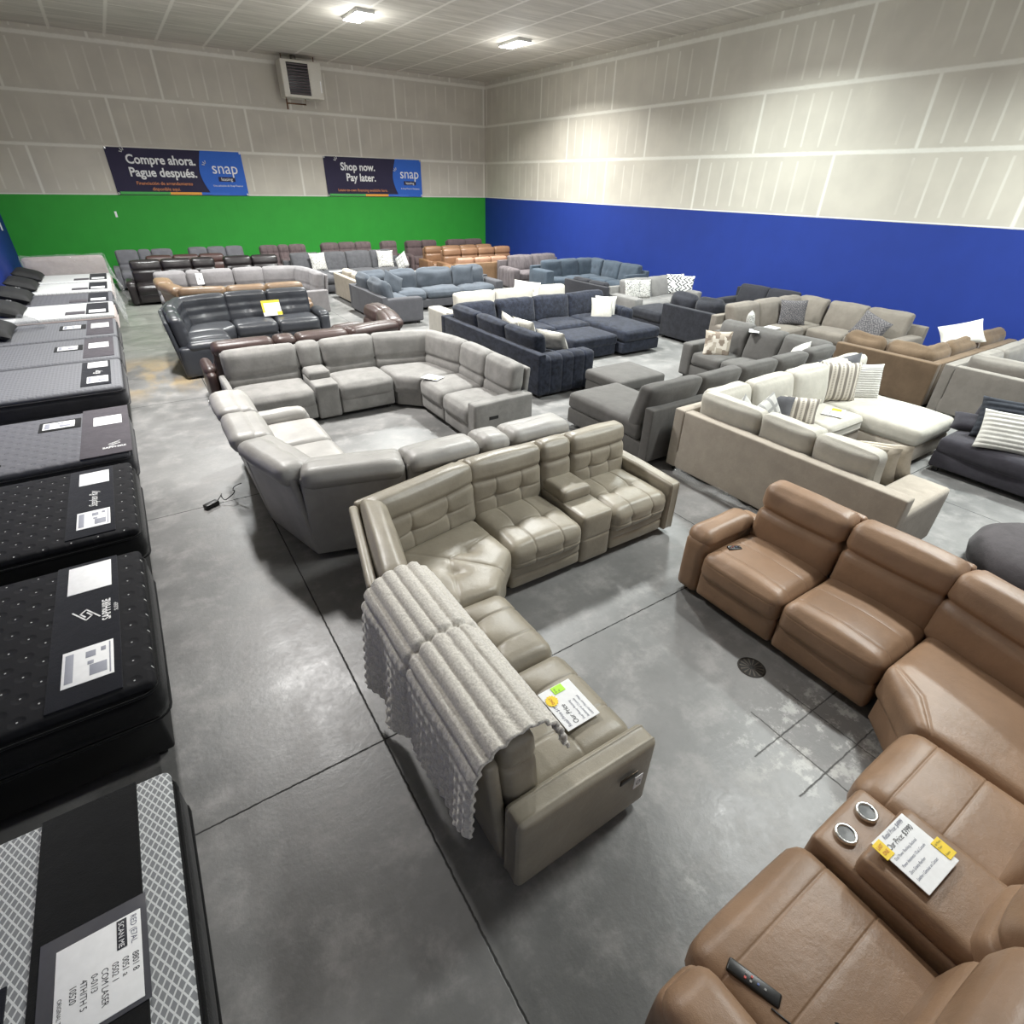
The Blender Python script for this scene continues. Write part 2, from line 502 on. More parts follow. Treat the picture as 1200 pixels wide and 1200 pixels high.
    def seat(s, f, x0, w, D=None, chaise=False, leg=True):
        st = s.st; D = D or st['D']; zs = st['seat']; ss_ = st['seatstyle']
        if st['kind'] == 'R':
            cr = []; tf = []
            if ss_ == 'tuft':
                cr = [(0, -.38, .008, .007, ('+z', '+y')), (0, .38, .008, .007, ('+z', '+y')), (1, .05, .008, .007, ('+z',), (0, -.8, .8)), (2, -.25, .006, .006, ('+y',))]
                tf = [('+z', -.38, .05, .035, .05), ('+z', .38, .05, .035, .05), ('+y', -.38, 0, .018, .03), ('+y', .38, 0, .018, .03)]
            elif ss_ == 'seam':
                cr = [(1, .60, .004, .004, ('+z',)), (1, -.02, .004, .004, ('+z',)), (2, .45, .004, .004, ('+y',))]
            elif ss_ == 'mid': cr = [(1, .45, .01, .01, ('+z',))]
            s.put('seat_cushion', f, (x0+w/2, D-.34, zs-.11), (w-.012, .70, .24), r=.07, puff=(.002, .02, .035), cr=cr, tuft=tf, wob=.006)
            if leg:
                s.put('footrest', f, (x0+w/2, D-.055, .18), (w-.016, .07, .23), r=.03, puff=(0, .012, 0),
                      cr=[(2, .1, .012, .012, ('+y',))] if ss_ in ('tuft', 'mid') else ())
        else:
            L = D
            s.put('seat_cushion', f, (x0+w/2, .2+(L-.2)/2, zs-.10), (w-.012, L-.2, .21), st.get('cushmat'), r=.08 if st.get('plump') else .05, puff=(.002, .03 if st.get('plump') else .012, .05 if st.get('plump') else .03), wob=.03 if st.get('plump') else .012,
                  cr=[(2, .45, -.006, .007), (2, -.45, -.006, .007)] if st.get('welt') else ())
    def arm(s, f, x0, w, last):
        st = s.st; D = st['D']; ah = st['armh']; k = st['arm']
        if k == 'slab':
            s.put('armrest', f, (x0+w/2, D/2+.02, ah/2+.03), (w, D-.02, ah-.06), r=.03, puff=(.006, .0, .0), cr=[(0, .62, -.005, .005), (0, -.62, -.005, .005)],
                  warp=lambda v, p: Vector((p.x, p.y, p.z-(.04*max(0, (p.y/D-.45))**1.0 if p.z > .3 else 0))))
        elif k == 'pad':
            s.put('armrest', f, (x0+w/2, D/2, ah/2-.02), (w-.02, D-.06, ah-.1), r=.05, puff=(.012, .01, 0))
            s.put('arm_pad', f, (x0+w/2, D/2+.06, ah-.08), (w+.02, D-.22, .15), r=.072, puff=(.0, .01, .02), wob=.01)
        elif k == 'channel':
            s.put('armrest', f, (x0+w/2, D/2+.02, ah/2+.02), (w, D, ah-.04), r=.07, puff=(.01, .0, .02),
                  cr=[(0, 0, .0, .02)]+[(1, t, .016, .014) for t in (-.6, -.2, .2, .6)])
        else:
            s.put('armrest', f, (x0+w/2, D/2+.02, ah/2+.03), (w, D, ah-.06), st.get('framemat'), r=.035, puff=(.006, .006, .012))
    def console(s, f, x0, w):
        st = s.st; D = st['D']; zs = st['seat']
        ch = zs+.05
        c = s.put('console', f, (x0+w/2, D-.36, ch/2+.02), (w-.008, .68, ch-.04), r=.03, puff=(0, .006, 0),
                  cr=[(2, .05, .008, .01, ('+y',))] if st['seatstyle'] == 'tuft' else ())
        s.put('console_lid', f, (x0+w/2, D-.36-.14 if not st.get('longlid') else D-.42, ch+.045), (w-.03, .36 if not st.get('longlid') else .46, .12), parent=c,
              r=.035, puff=(0, 0, .012))
        if st.get('cups'):
            for q in (-.085, .085):
                ctr = f((x0+w/2+q*1.05, D-.105, ch+.012))
                lathe('cup_holder', [(.034, .004), (.036, .010), (.046, .011), (.048, .004), (.048, -.02)], ctr, M_chrome, c, s.off)
                lathe('cup_well', [(.001, .003), (.035, .004)], ctr, M_black, c, s.off)
        s.back(f, x0, w, narrow=True)
    def module(s, md, i):
        st = s.st; k = md[0]; f = s.fr(); D = st['D']
        if k == 'gap': s.flush(); s.P = s.P+f.ex*md[1]; return
        if k not in ('wedge', 'corner'):
            s.begin(); base_x = s.runlen; f = s.runstart
        if k == 'arm': s.arm(f, base_x, md[1], i > 0); s.advance(md[1])
        elif k == 'seat': s.seat(f, base_x, md[1]); s.back(f, base_x, md[1]); s.advance(md[1])
        elif k == 'con': s.console(f, base_x, md[1]); s.advance(md[1])
        elif k == 'otto':
            w = md[1]; f = Frame(s.P, s.h); s.runstart = None
            s.put('ottoman_base', f, (w/2, D/2, .18), (w-.02, D-.06, .22), r=.03, n=3)
            s.put('seat_cushion', f, (w/2, D/2, st['seat']-.09), (w-.01, D, .22), r=.06, puff=(.004, .01, .03), wob=.012)
            s.P = s.P+f.ex*w; s.runlen = 0
        elif k == 'chaise':
            w, L = md[1], md[2]
            s.put('chaise_base', f, (base_x+w/2, L/2+.1, .17), (w-.02, L-.22, .22), st.get('framemat') if st['kind'] != 'R' else None, r=.03, n=3)
            s.put('seat_cushion', f, (base_x+w/2, .2+(L-.2)/2, st['seat']-.09), (w-.01, L-.2, .22), st.get('cushmat'), r=.06, puff=(.004, .012, .03), wob=.012)
            s.back(f, base_x, w); s.advance(w)
        elif k == 'corner':
            s.begin(); f = s.fr(); s.runlen += D; s.flush()
            s.put('seat_cushion', f, (D/2-.08, D/2+.08, st['seat']-.10), (D-.18, D-.18, .21), st.get('cushmat'), r=.05, puff=(.002, .01, .03), wob=.012)
            s.back(f, .05, D-.28)
            f2 = Frame(s.P+f.ex*D, s.h+90)
            s.back(f2, .2, D-.2)
            s.P = s.P+f.ex*D+f.ey*D; s.h += 90
            g = s.fr(); s.runstart = Frame(s.P-g.ex*(D-.145), s.h); s.runlen = D-.145
        elif k == 'wedge':
            s.flush(); f = s.fr(); K = md[1]; q = md[2] if len(md) > 2 else .22
            A = Vector((0, 0, 0)); B = Vector((K-q, q*.95, 0)); C = Vector((K, K, 0))
            B = Vector((K*1.0-q, q, 0))
            D1 = Vector((0, D, 0)); D2 = Vector((K-D, K, 0)); Mm = (D1+D2)*.5
            if K-D < .12:
                Mm = Mm+Vector((.10, -.10, 0))*1
            # seat: piecewise bilinear fan
            inset = .26
            def sh(p, dx, dy): return Vector((p.x+dx, p.y+dy, 0))
            A2 = sh(A, 0, inset); B2 = sh(B, -inset*.75, inset*.75); C2 = sh(C, -inset, 0)
            W = K; zs = st['seat']
            def warp(v, p):
                u = v.x/(W/2); t = (v.y/.35+1)/2        # t=0 back, 1 front
                u = max(-1.05, min(1.05, u))
                if u < 0: a = A2.lerp(B2, u+1); b = D1.lerp(Mm, u+1)
                else: a = B2.lerp(C2, u); b = Mm.lerp(D2, u)
                g = a.lerp(b, t)
                return Vector((g.x, g.y, p.z))
            cr = []; tf = []
            if st['seatstyle'] == 'tuft': cr = [(0, 0, .008, .012, ('+z',)), (1, 0, .008, .012, ('+z',))]; tf = [('+z', -.35, .05, .04, .06), ('+z', .3, .05, .04, .06)]
            elif st['seatstyle'] == 'seam': cr = [(1, .74, .008, .008, ('+z',))]
            s.put('seat_cushion', f, (0, 0, zs-.11), (W, .7, .24), warp=warp, r=.06, puff=(0, 0, .035), cr=cr, tuft=tf, n=max(6, st['lod']))
            def warp2(v, p):
                g = warp(v, p); c = (A+C)*.5
                return Vector((g.x+(c.x-g.x)*.06, g.y+(c.y-g.y)*.06, g.z))
            s.put('base', f, (0, 0, .17), (W, .7, .26), st.get('basemat') or st['mat'], warp=warp2, r=.03, n=max(6, st['lod']))
            for (p, r_) in ((A, B), (B, C)):
                P0 = f(p); P1 = f(r_); d = P1-P0; L = d.length
                ff = Frame(P0, math.degrees(math.atan2(d.y, d.x)))
                s.back(ff, 0, L)
            s.P = f(C); s.h += 90; s.P.z = 0

M_leg = plain('dark_leg', '1b1a19', .5)
M_black = plain('black_plastic', '0c0c0d', .35)
M_chrome = plain('brushed_chrome', 'd9d9d6', .22, 1)
M_white = plain('white_paper', 'e9e9ea', .55)
M_yellow = plain('yellow_sticker', 'f2cf2a', .6)
M_ink = plain('black_ink', '20222a', .6)
M_ink2 = plain('faded_blue_ink', '5a5c74', .6)

taupe = leather('taupe_leather', '938b7c', .36)
tan = leather('camel_leather', '8d7058', .42)
ltg = leather('pale_grey_leather', '9f9c98', .42)
# A
A = Sofa('sectional_sofa', 'taupe tufted leather reclining sectional with a ribbed throw over its back', dict(mat=taupe, D=.88, H=.96, tilt=.10, lod=NEAR, arm='slab', armh=.60, back='tuft', seatstyle='tuft', bt=.17),
     (-9.57, -18.80), 180, [('arm', .14), ('seat', .70), ('con', .35), ('seat', .76), ('wedge', 1.22), ('seat', .68), ('seat', .71), ('arm', .14)])
B = Sofa('sectional_sofa', 'camel brown leather reclining sectional with cup holder console, nearest the camera', dict(mat=tan, D=.86, H=.95, tilt=.13, lod=NEAR, arm='pad', armh=.62, back='split', seatstyle='seam', cups=True, longlid=True, bt=.22),
     (-12.62, -23.08), 0, [('arm', .24), ('seat', .78), ('con', .44), ('seat', .64), ('wedge', 1.16), ('seat', .71), ('seat', .71), ('arm', .22)])
C = Sofa('sectional_sofa', 'pale grey smooth leather curved sectional seen from behind, left of the taupe one', dict(mat=ltg, D=.92, H=.97, tilt=.14, lod=NEAR, arm='pad', armh=.6, back='plain', bt=.22, roll=True),
     (-12.98, -15.78), -90, [('arm', .2), ('seat', .76), ('seat', .76), ('wedge', 1.06), ('seat', .72), ('con', .33), ('seat', .72), ('arm', .2)])
gf = fabric('dove_grey_suede', '83817e', .78, 5)
D_ = Sofa('sectional_sofa', 'dove grey suede reclining sectional with console, open toward the camera', dict(mat=gf, D=.92, H=.95, tilt=.12, lod=9, arm='slab', armh=.62, back='two', seatstyle='plain'),
     (-9.38, -16.98), 90, [('arm', .2), ('seat', .74), ('seat', .74), ('wedge', 1.2), ('seat', .83), ('con', .34), ('seat', 1.0), ('arm', .08)])
brl = leather('dark_brown_leather', '3f302d', .38)
Sofa('sectional_sofa', 'dark brown leather sectional hugging the back of the dove grey sectional', dict(mat=brl, roll=True, D=.9, H=.96, tilt=.13, arm='pad', lod=5, back='split'),
     (-12.95, -13.78), 0, [('arm', .15), ('seat', .85), ('con', .33), ('seat', .8), ('wedge', 1.15), ('seat', .72), ('arm', .22)])
chl = leather('charcoal_leather', '33353a', .34)
Sofa('sectional_sofa', 'charcoal blue leather sectional with a yellow edged price card', dict(mat=chl, D=.92, H=.98, tilt=.13, arm='pad', lod=8, back='dimple'),
     (-10.12, -9.5), 180, [('arm', .22), ('seat', .86), ('seat', .82), ('wedge', 1.15), ('seat', .58), ('seat', .58), ('arm', .2)])
ctn = leather('caramel_leather', '7f6750', .4)
Sofa('sectional_sofa', 'caramel leather sectional turned away behind the charcoal blue leather one', dict(mat=ctn, roll=True, D=.9, H=.98, tilt=.13, arm='pad', lod=4),
     (-12.95, -6.95), -90, [('seat', .9), ('wedge', 1.1), ('seat', .8), ('seat', .8), ('arm', .2)])
lgf = fabric('mist_grey_fabric', '827f80', .85, 5)
Sofa('sectional_sofa', 'mist grey fabric reclining sectional behind the caramel leather one', dict(mat=lgf, D=.92, H=.98, tilt=.12, arm='slab', lod=4, back='two'),
     (-9.35, -7.85), 90, [('arm', .15), ('seat', .7), ('wedge', 1.15), ('seat', .75), ('seat', .75), ('con', .33), ('seat', .7)])
blk = leather('black_leather', '231f20', .3)
Sofa('reclining_sofa', 'glossy black leather sofa beside the green wall aisle', dict(mat=blk, D=.95, H=1.02, tilt=.12, arm='pad', lod=4, back='split'),
     (-11.35, -3.55), 180, [('seat', .6), ('seat', .75), ('seat', .75), ('arm', .2)])
Sofa('loveseat', 'black leather loveseat right of the glossy black sofa', dict(mat=blk, D=.95, H=1.02, tilt=.12, arm='pad', lod=4, back='split'),
     (-9.5, -3.5), 180, [('arm', .1), ('seat', .75), ('seat', .75), ('arm', .05)])
Sofa('reclining_sofa', 'brown leather sofa half hidden behind the glossy black leather sofa', dict(mat=leather('oxblood_leather', '45302d', .4), D=.95, H=.98, tilt=.12, lod=3, back='split'),
     (-10.7, -2.2), 180, [('arm', .2), ('seat', .7), ('seat', .7), ('seat', .7), ('arm', .25)])
mgf = fabric('slate_grey_fabric', '6f6f74', .85, 5)
Sofa('reclining_sofa', 'slate grey console sofa at the left end of the green wall', dict(mat=mgf, D=.95, H=1.02, tilt=.12, lod=4, arm='slab', back='two'),
     (-12.02, -.75), 180, [('arm', .15), ('seat', .6), ('con', .35), ('seat', .6), ('arm', .15)])
Sofa('reclining_sofa', 'slate grey three seat sofa, second along the green wall', dict(mat=mgf, D=.95, H=1.03, tilt=.12, lod=4, arm='slab', back='two'),
     (-9.95, -.7), 180, [('arm', .12), ('seat', .55), ('seat', .55), ('seat', .55), ('arm', .12)])
mvf = fabric('mauve_grey_suede', '66595a', .78, 6)
mst = dict(mat=mvf, D=.95, H=1.04, tilt=.12, lod=4, arm='slab', back='multi')
Sofa('loveseat', 'mauve grey console loveseat by the green wall, third from the left', mst, (-7.95, -1.0), 180, [('arm', .12), ('seat', .58), ('con', .36), ('seat', .58), ('arm', .12)])
Sofa('reclining_sofa', 'mauve grey three seat sofa by the green wall behind the squiggle pillows', mst, (-5.5, -.85), 180, [('arm', .12), ('seat', .62), ('seat', .62), ('seat', .62), ('arm', .12)])
Sofa('recliner', 'mauve grey single recliner by the green wall', mst, (-4.5, -.9), 180, [('arm', .12), ('seat', .62), ('arm', .12)], cat='recliner')
mv2 = fabric('plum_grey_suede', '5d4f50', .8, 6)
Sofa('loveseat', 'plum grey loveseat against the green wall behind the rust sofas', dict(mat=mv2, D=.95, H=1.02, tilt=.12, lod=3, back='split'), (-2.75, -.85), 180, [('arm', .15), ('seat', .65), ('seat', .65), ('arm', .15)])
Sofa('loveseat', 'plum grey loveseat in the corner where green and blue walls meet', dict(mat=mv2, D=.95, H=1.02, tilt=.12, lod=3, back='split'), (-.75, -.95), 180, [('arm', .1), ('seat', .8), ('seat', .8), ('arm', .05)])
rust = leather('rust_leather', '75563f', .4)
rst = dict(mat=rust, D=.84, H=.98, tilt=.1, lod=4, arm='slab', back='split')
Sofa('reclining_sofa', 'rust leather sofa in the rear row, headrests raised', rst, (-1.3, -2.7), 180, [('arm', .15), ('seat', .7), ('seat', .7), ('seat', .75), ('seat', .7), ('arm', .2)])
Sofa('sectional_sofa', 'rust leather row facing out between the rear rust sofa and the tan backed sofa', dict(rst, H=1.0), (-1.15, -3.78), 180, [('arm', .15), ('seat', .7), ('seat', .7), ('seat', .7), ('seat', .7), ('arm', .2)])
tnb = leather('tan_leather_back', '7a6048', .45)
Sofa('sofa', 'tan leather sofa with plain flat back panel below the rust sofas', dict(mat=tnb, cushmat=leather('tan_cushions', '93705a', .45), kind='F', D=.92, hb=.72, hc=.42, lod=4, arm='box', armh=.6, lean=.1), (-4.55, -5.68), 0, [('arm', .2), ('seat', .65), ('seat', .65), ('seat', .65), ('arm', .2)])
pvf = fabric('mauve_velvet', '676062', .6, 9, stretch=(1, 1, .3))
Sofa('sofa', 'crushed mauve velvet sofa near the blue wall beyond the steel blue sectional', dict(mat=pvf, kind='F', D=1.0, hb=.8, hc=.5, lod=4, arm='channel', armh=.62), (-.6, -5.85), 180, [('arm', .2), ('seat', 1.0), ('seat', .95), ('arm', .3)])
sbf = fabric('steel_blue_fabric', '46505b', .85, 6)
Sofa('sectional_sofa', 'steel blue tufted sectional against the blue wall', dict(mat=sbf, kind='F', D=.9, hb=.82, hc=.52, lod=5, arm='box', armh=.74, back='button', lean=.2), (-.3, -10.2), 90, [('arm', .15), ('seat', .8), ('seat', .8), ('corner',), ('seat', .7), ('seat', .7), ('arm', .3)])
dgf = fabric('graphite_fabric', '2d2d32', .85, 6)
Sofa('sofa', 'graphite fabric sofa with its flat back to the camera beside the steel blue sectional', dict(mat=dgf, kind='F', D=.92, hb=.8, hc=.42, lod=4, arm='box', armh=.58), (-3.5, -10.1), -90, [('arm', .2), ('seat', .65), ('seat', .65), ('arm', .2)])
lsf = fabric('pale_silver_fabric', '7a7876', .88, 6)
Sofa('sectional_sofa', 'pale silver sofa with black and white chevron pillows', dict(mat=lsf, kind='F', D=1.05, hb=.78, hc=.5, lod=5, arm='box', armh=.62), (-.75, -11.55), 180, [('arm', .2), ('seat', 1.0), ('seat', 1.0), ('arm', .28)])
Sofa('sofa', 'graphite sofa backed against the blue wall behind the chevron pillows', dict(mat=dgf, kind='F', D=.9, hb=.82, hc=.48, lod=3, arm='box'), (-.12, -15.3), 90, [('arm', .2), ('seat', .8), ('seat', .8), ('arm', .2)])
chf = fabric('charcoal_velvet', '28292f', .6, 8)
Sofa('sectional_sofa', 'charcoal velvet sofa turned away, two loose cushions rising over its back', dict(mat=chf, kind='F', D=1.0, plump=True, hb=.74, hc=.52, lod=7, arm='box', lean=.0), (-3.5, -12.72), -90, [('otto', 1.02), ('seat', .7), ('seat', .7), ('arm', .2)])
grg = fabric('greige_fabric', '756e66', .88, 6)
Sofa('sectional_sofa', 'greige curved sectional with damask pillows against the blue wall', dict(mat=grg, kind='F', D=.95, hb=.78, hc=.54, lod=6, arm='box', armh=.6), (-.75, -18.1), 90, [('arm', .25), ('seat', .85), ('seat', .8), ('corner',), ('seat', .85), ('seat', .9), ('arm', .25)])
brf = fabric('saddle_brown_suede', '655443', .85, 5)
Sofa('sectional_sofa', 'saddle brown suede sectional turned away at the right, long loose cushions', dict(mat=brf, kind='F', plump=True, D=.95, hb=.74, hc=.44, lod=8, arm='box', lean=.05), (-3.42, -17.75), -90, [('seat', .65), ('corner',), ('seat', 1.15), ('seat', 1.1)])
lgr = fabric('oatmeal_grey_fabric', '7a756f', .9, 6)
Sofa('sectional_sofa', 'oatmeal grey sectional with a long plain back panel at the right edge', dict(mat=lgr, kind='F', D=.98, hb=.78, hc=.5, lod=6, arm='box', lean=.05, welt=True), (-.5, -19.43), 180, [('seat', 1.0), ('seat', .95), ('corner',), ('seat', 1.0), ('seat', 1.0), ('arm', .2)])
nvf = fabric('midnight_navy_velvet', '262a36', .28, 14, stretch=(1, .5, 1))
N_ = Sofa('sectional_sofa', 'midnight navy velvet sleeper sectional with channelled arm and white pillows', dict(mat=nvf, kind='F', D=1.15, hb=.72, hc=.5, lod=8, arm='channel', armh=.66, lean=.2), (-4.25, -12.45), 180, [('arm', .2), ('chaise', 1.05, 2.2), ('seat', .92), ('seat', .92), ('corner',), ('seat', .97), ('seat', .95), ('arm', .32)])
N_.put('pullout_seat', Frame((-5.55, -13.6), 180), (.55, .45, .33), (1.15, .9, .2), r=.05, puff=(0, 0, .02))
N_.put('pullout_drawer', Frame((-5.55, -13.6), 180), (.55, .45, .14), (1.1, .86, .2), r=.02)
crf = fabric('ivory_boucle', 'b0aca3', .92, 8)
Sofa('sofa', 'ivory sofa backing onto the midnight navy sectional', dict(mat=crf, kind='F', D=1.0, hb=.7, hc=.56, lod=6, arm='box', armh=.66, lean=-.05), (-8.2, -12.25), 0, [('arm', .3), ('seat', 1.0), ('seat', 1.0), ('seat', .95), ('arm', .25)])
cbf = fabric('sand_beige_fabric', '968c7e', .9, 6)
Sofa('sectional_sofa', 'sand beige low sectional behind the blue grey cloud sectional', dict(mat=cbf, cushmat=fabric('sand_cushions', 'a69d90', .9, 6), kind='F', D=.95, hb=.68, hc=.36, lod=4, arm='box', lean=.1), (-8.5, -5.5), -90, [('arm', .2), ('seat', .75), ('corner',), ('seat', .85), ('seat', .85), ('arm', .25)])
bgf = fabric('blue_grey_fabric', '4e545c', .88, 6)
Sofa('sectional_sofa', 'blue grey overstuffed cloud sectional in the middle of the room', dict(mat=bgf, framemat=fabric('blue_grey_frame', '4a4a4e', .9, 6), kind='F', plump=True, D=1.02, hb=.66, hc=.50, lod=9, arm='box', armh=.6, lean=.2), (-4.5, -7.5), 180, [('arm', .25), ('seat', 1.05), ('seat', 1.1), ('seat', .8), ('corner',), ('seat', 1.1), ('arm', .25)])
shf = fabric('storm_grey_chenille', '4c4c4f', .75, 9)
Sofa('sectional_sofa', 'storm grey chenille chaise sectional with squiggle print pillows', dict(mat=shf, kind='F', D=1.0, hb=.78, hc=.55, lod=5, arm='box', armh=.62), (-5.5, -3.1), 180, [('arm', .25), ('seat', .8), ('seat', .85), ('seat', .85), ('chaise', .9, 1.9), ('arm', .2)])
fgf = fabric('pewter_grey_fabric', '575553', .88, 6)
FF = Sofa('sectional_sofa', 'pewter grey sectional with patchwork pillow between navy and cream sectionals', dict(mat=fgf, kind='F', D=.95, hb=.74, hc=.54, lod=8, arm='box', armh=.62), (-8.75, -18.5), 0, [('chaise', .95, 1.6), ('seat', .8), ('seat', .8), ('seat', .75), ('corner',), ('seat', .62), ('seat', .62), ('arm', .22)])
crm = fabric('cream_chenille', 'a9a499', .92, 6)
G_ = Sofa('sectional_sofa', 'cream chenille sectional with chaise and striped pillows', dict(mat=crm, cushmat=fabric('cream_cushions', 'b1ada3', .93, 7), framemat=fabric('cream_frame', 'a79e92', .92, 6), kind='F', D=.98, hb=.78, hc=.56, lod=9, arm='box', armh=.62, welt=True, lean=.16), (-4.9, -18.62), 180, [('chaise', 1.0, 1.65), ('seat', .82), ('seat', .82), ('corner',), ('seat', .6), ('seat', .6), ('arm', .38)])
cpl = fabric('charcoal_plush', '36343a', .75, 6)
Sofa('daybed_sofa', 'charcoal plush deep sofa with ribbed pillows at the right edge', dict(mat=cpl, kind='F', D=1.25, hb=.6, hc=.3, lod=8, arm='box', armh=.4, seat=.44), (-4.45, -22.6), 90, [('seat', 1.1), ('seat', 1.1)])

# round pouf partly behind the tan sofa
pf = thing('pouf', 'round low grey plush pouf on the floor at the right edge', 'ottoman', (-7.3, -22.05, 0))
lathe('pouf_body', [(.001, 0), (.5, .0), (.58, .06), (.6, .16), (.57, .27), (.48, .33), (.3, .36), (.001, .37)], (-7.3, -22.05, 0), fabric('grey_plush', '4a4648', .8, 7), pf, (-7.3, -22.05, 0), k=40)
# loose ottoman of the pewter sectional
ot = thing('ottoman', 'square pewter grey ottoman beside the pewter chaise', 'ottoman', (-7.2, -16.35, 0))
box_at('ottoman_cushion', (-7.2, -16.45, .36), (1.0, .85, .17), fgf, ot, (-7.2, -16.35, 0), r=.05, n=6, puff=(0, 0, .02))
box_at('ottoman_base', (-7.2, -16.45, .17), (.96, .8, .22), fgf, ot, (-7.2, -16.35, 0), r=.02)

# ------------------------------------------------------------------ pillows
def pillow(label, loc, face, size=(.48, .48), mat=None, thick=.15, roll=0, lean=.2, ribs=0, group=None, name='throw_pillow', n=16):
    """face: heading (deg) the pillow looks to; leans back by `lean` rad"""
    w, h = size; V = []; F = []; rows = []
    nn = n if not ribs else max(n, 54)
    for s in (1, -1):
        for j in range(nn+1):
            for i in range(n+1):
                u = -1+2*i/n; v = -1+2*j/nn
                pin = 1-.07*(1-abs(u)**2)*abs(v)**6*1-0
                pu = u*(1-.07*(1-v*v)*(abs(u)**4)); pv = v*(1-.07*(1-u*u)*(abs(v)**4))
                t = max(0, (1-u**4)*(1-v**4))**.62*thick/2
                if ribs: t += .016*abs(math.sin(ribs*PI*(v+1)/2))*(1 if max(abs(u), abs(v)) < .999 else 0)
                t += .006*noise.noise(Vector((u*2+loc[0]*5, v*2+loc[1]*5, s)))*(1 if max(abs(u), abs(v)) < .99 else 0)
                V.append((pu*w/2, pv*h/2, s*t))
    st_ = (nn+1)*(n+1)
    for s in (0, 1):
        for j in range(nn):
            for i in range(n):
                a = s*st_+j*(n+1)+i; q = [a, a+1, a+n+2, a+n+1]
                F.append(q if s == 0 else q[::-1])
    o = meshobj(name, V, F, mat)
    a = math.radians(face)
    # local z -> heading, local y -> up
    zx = Vector((math.cos(a)*math.cos(lean), math.sin(a)*math.cos(lean), math.sin(lean)))
    xx = Vector((0, 0, 1)).cross(zx).normalized(); yx = zx.cross(xx)
    R = Matrix((xx, yx, zx)).transposed().to_4x4() @ Matrix.Rotation(roll, 4, 'Z')
    R.translation = Vector(loc); o.matrix_world = R
    tag(o, label, 'pillow', group); return o

wt = fabric('white_boucle', 'bdbab1', .92, 20, grain=90)
wt2 = fabric('white_plush', 'c4c2bc', .95, 12)
P_ = pattern
chev = P_('chevron_print', 'chevron', 'd6d5d2', '1f2128')
squig = P_('squiggle_print', 'squiggle', 'd4d2cc', '2b2b2d')
dam = P_('damask_print', 'damask', '6b6768', '2d2d33')
patch = P_('patchwork_print', 'patch', 'a49a8c', '77695d', 'c8c0b4')
strp = P_('woven_stripe', 'stripe', 'c5beb2', '5a534d')
crmp = fabric('cream_pillow_fabric', 'b6ad9f', .9, 12)
plaid = P_('pale_plaid', 'plaid', 'bdbcb8', '6a6a6c')
grp = fabric('grey_pillow_fabric', '5b5b5f', .85, 10)

# navy sectional
pillow('white pillow leaning in the inner corner of the navy sectional, left one', (-7.95, -14.2, .76), 0, mat=wt, lean=.35, roll=.3)
pillow('white pillow overlapping its twin in the inner corner of the navy sectional', (-7.8, -14.45, .74), 15, mat=wt, lean=.45, roll=.1)
pillow('nubby white pillow beside the channelled navy arm', (-7.75, -15.2, .72), 20, size=(.58, .42), mat=wt, lean=.55)
pillow('nubby white pillow at the right end of the navy sectional, front one', (-4.95, -13.3, .66), 235, mat=wt, lean=.3)
pillow('white pillow tucked behind another at the right end of the navy sectional', (-4.72, -13.15, .66), 225, mat=wt2, lean=.25)
pillow('loose ivory pillow lying on the seat of the ivory sofa', (-5.9, -11.7, .92), 200, size=(.75, .35), mat=wt2, lean=.3)
# pale silver sofa
pillow('grey print pillow at the left arm of the pale silver sofa', (-2.75, -12.0, .72), 260, mat=patch if False else squig, lean=.2)
pillow('second grey print pillow by the left arm of the pale silver sofa', (-2.45, -12.05, .72), 250, mat=squig, lean=.25)
pillow('black and white chevron pillow on the pale silver sofa', (-1.15, -11.98, .75), 250, size=(.52, .52), mat=chev, lean=.2)
pillow('second chevron pillow, right beside the first on the pale silver sofa', (-.92, -12.1, .72), 215, size=(.5, .5), mat=chev, lean=.2)
# greige curved
pillow('ink print pillow by the left arm of the greige sectional', (-3.35, -15.95, .68), 300, mat=squig, lean=.15)
pillow('square dark damask pillow in the curve of the greige sectional', (-1.75, -15.85, .74), 235, size=(.58, .52), mat=dam, lean=.25)
pillow('tilted damask pillow near the right arm of the greige sectional', (-1.45, -17.35, .68), 190, size=(.58, .5), mat=dam, lean=.35, roll=-.35)
# pewter
pillow('patchwork print pillow at the far arm of the pewter sectional', (-5.2, -16.62, .66), 225, size=(.46, .46), mat=patch, lean=.25)
pillow('small white pillow against the back of the pewter sectional', (-5.15, -18.05, .8), 135, size=(.4, .4), mat=wt2, lean=.5, roll=.6)
pillow('grey and cream pillow lying behind the pewter back cushions', (-8.2, -18.0, .66), 120, size=(.5, .5), mat=plaid, lean=.8, roll=.4)
# cream
pillow('woven stripe pillow on the cream chaise, left of the ribbed one', (-5.75, -19.05, .76), 235, size=(.56, .54), mat=strp, lean=.2)
pillow('grey pillow mostly hidden between two pillows on the cream chaise', (-5.45, -18.88, .78), 235, size=(.6, .5), mat=grp, lean=.1, roll=.2)
pillow('finely ribbed ivory pillow at the right of the cream chaise', (-5.3, -19.15, .72), 235, size=(.55, .5), mat=wt2, lean=.3, ribs=16)
pillow('woven stripe lumbar pillow in the middle of the cream seats', (-6.95, -19.15, .63), 215, size=(.62, .34), mat=strp, lean=.35)
pillow('dark edged pillow behind the woven lumbar pillow', (-7.15, -19.0, .64), 215, size=(.5, .34), mat=grp, lean=.3)
pillow('cream print pillow standing in the cream corner, right one', (-7.65, -19.25, .68), 260, size=(.46, .46), mat=plaid, lean=.2, roll=.5)
pillow('cream print pillow standing in the cream corner, left one', (-8.0, -19.2, .70), 280, size=(.46, .46), mat=plaid, lean=.2, roll=.75)
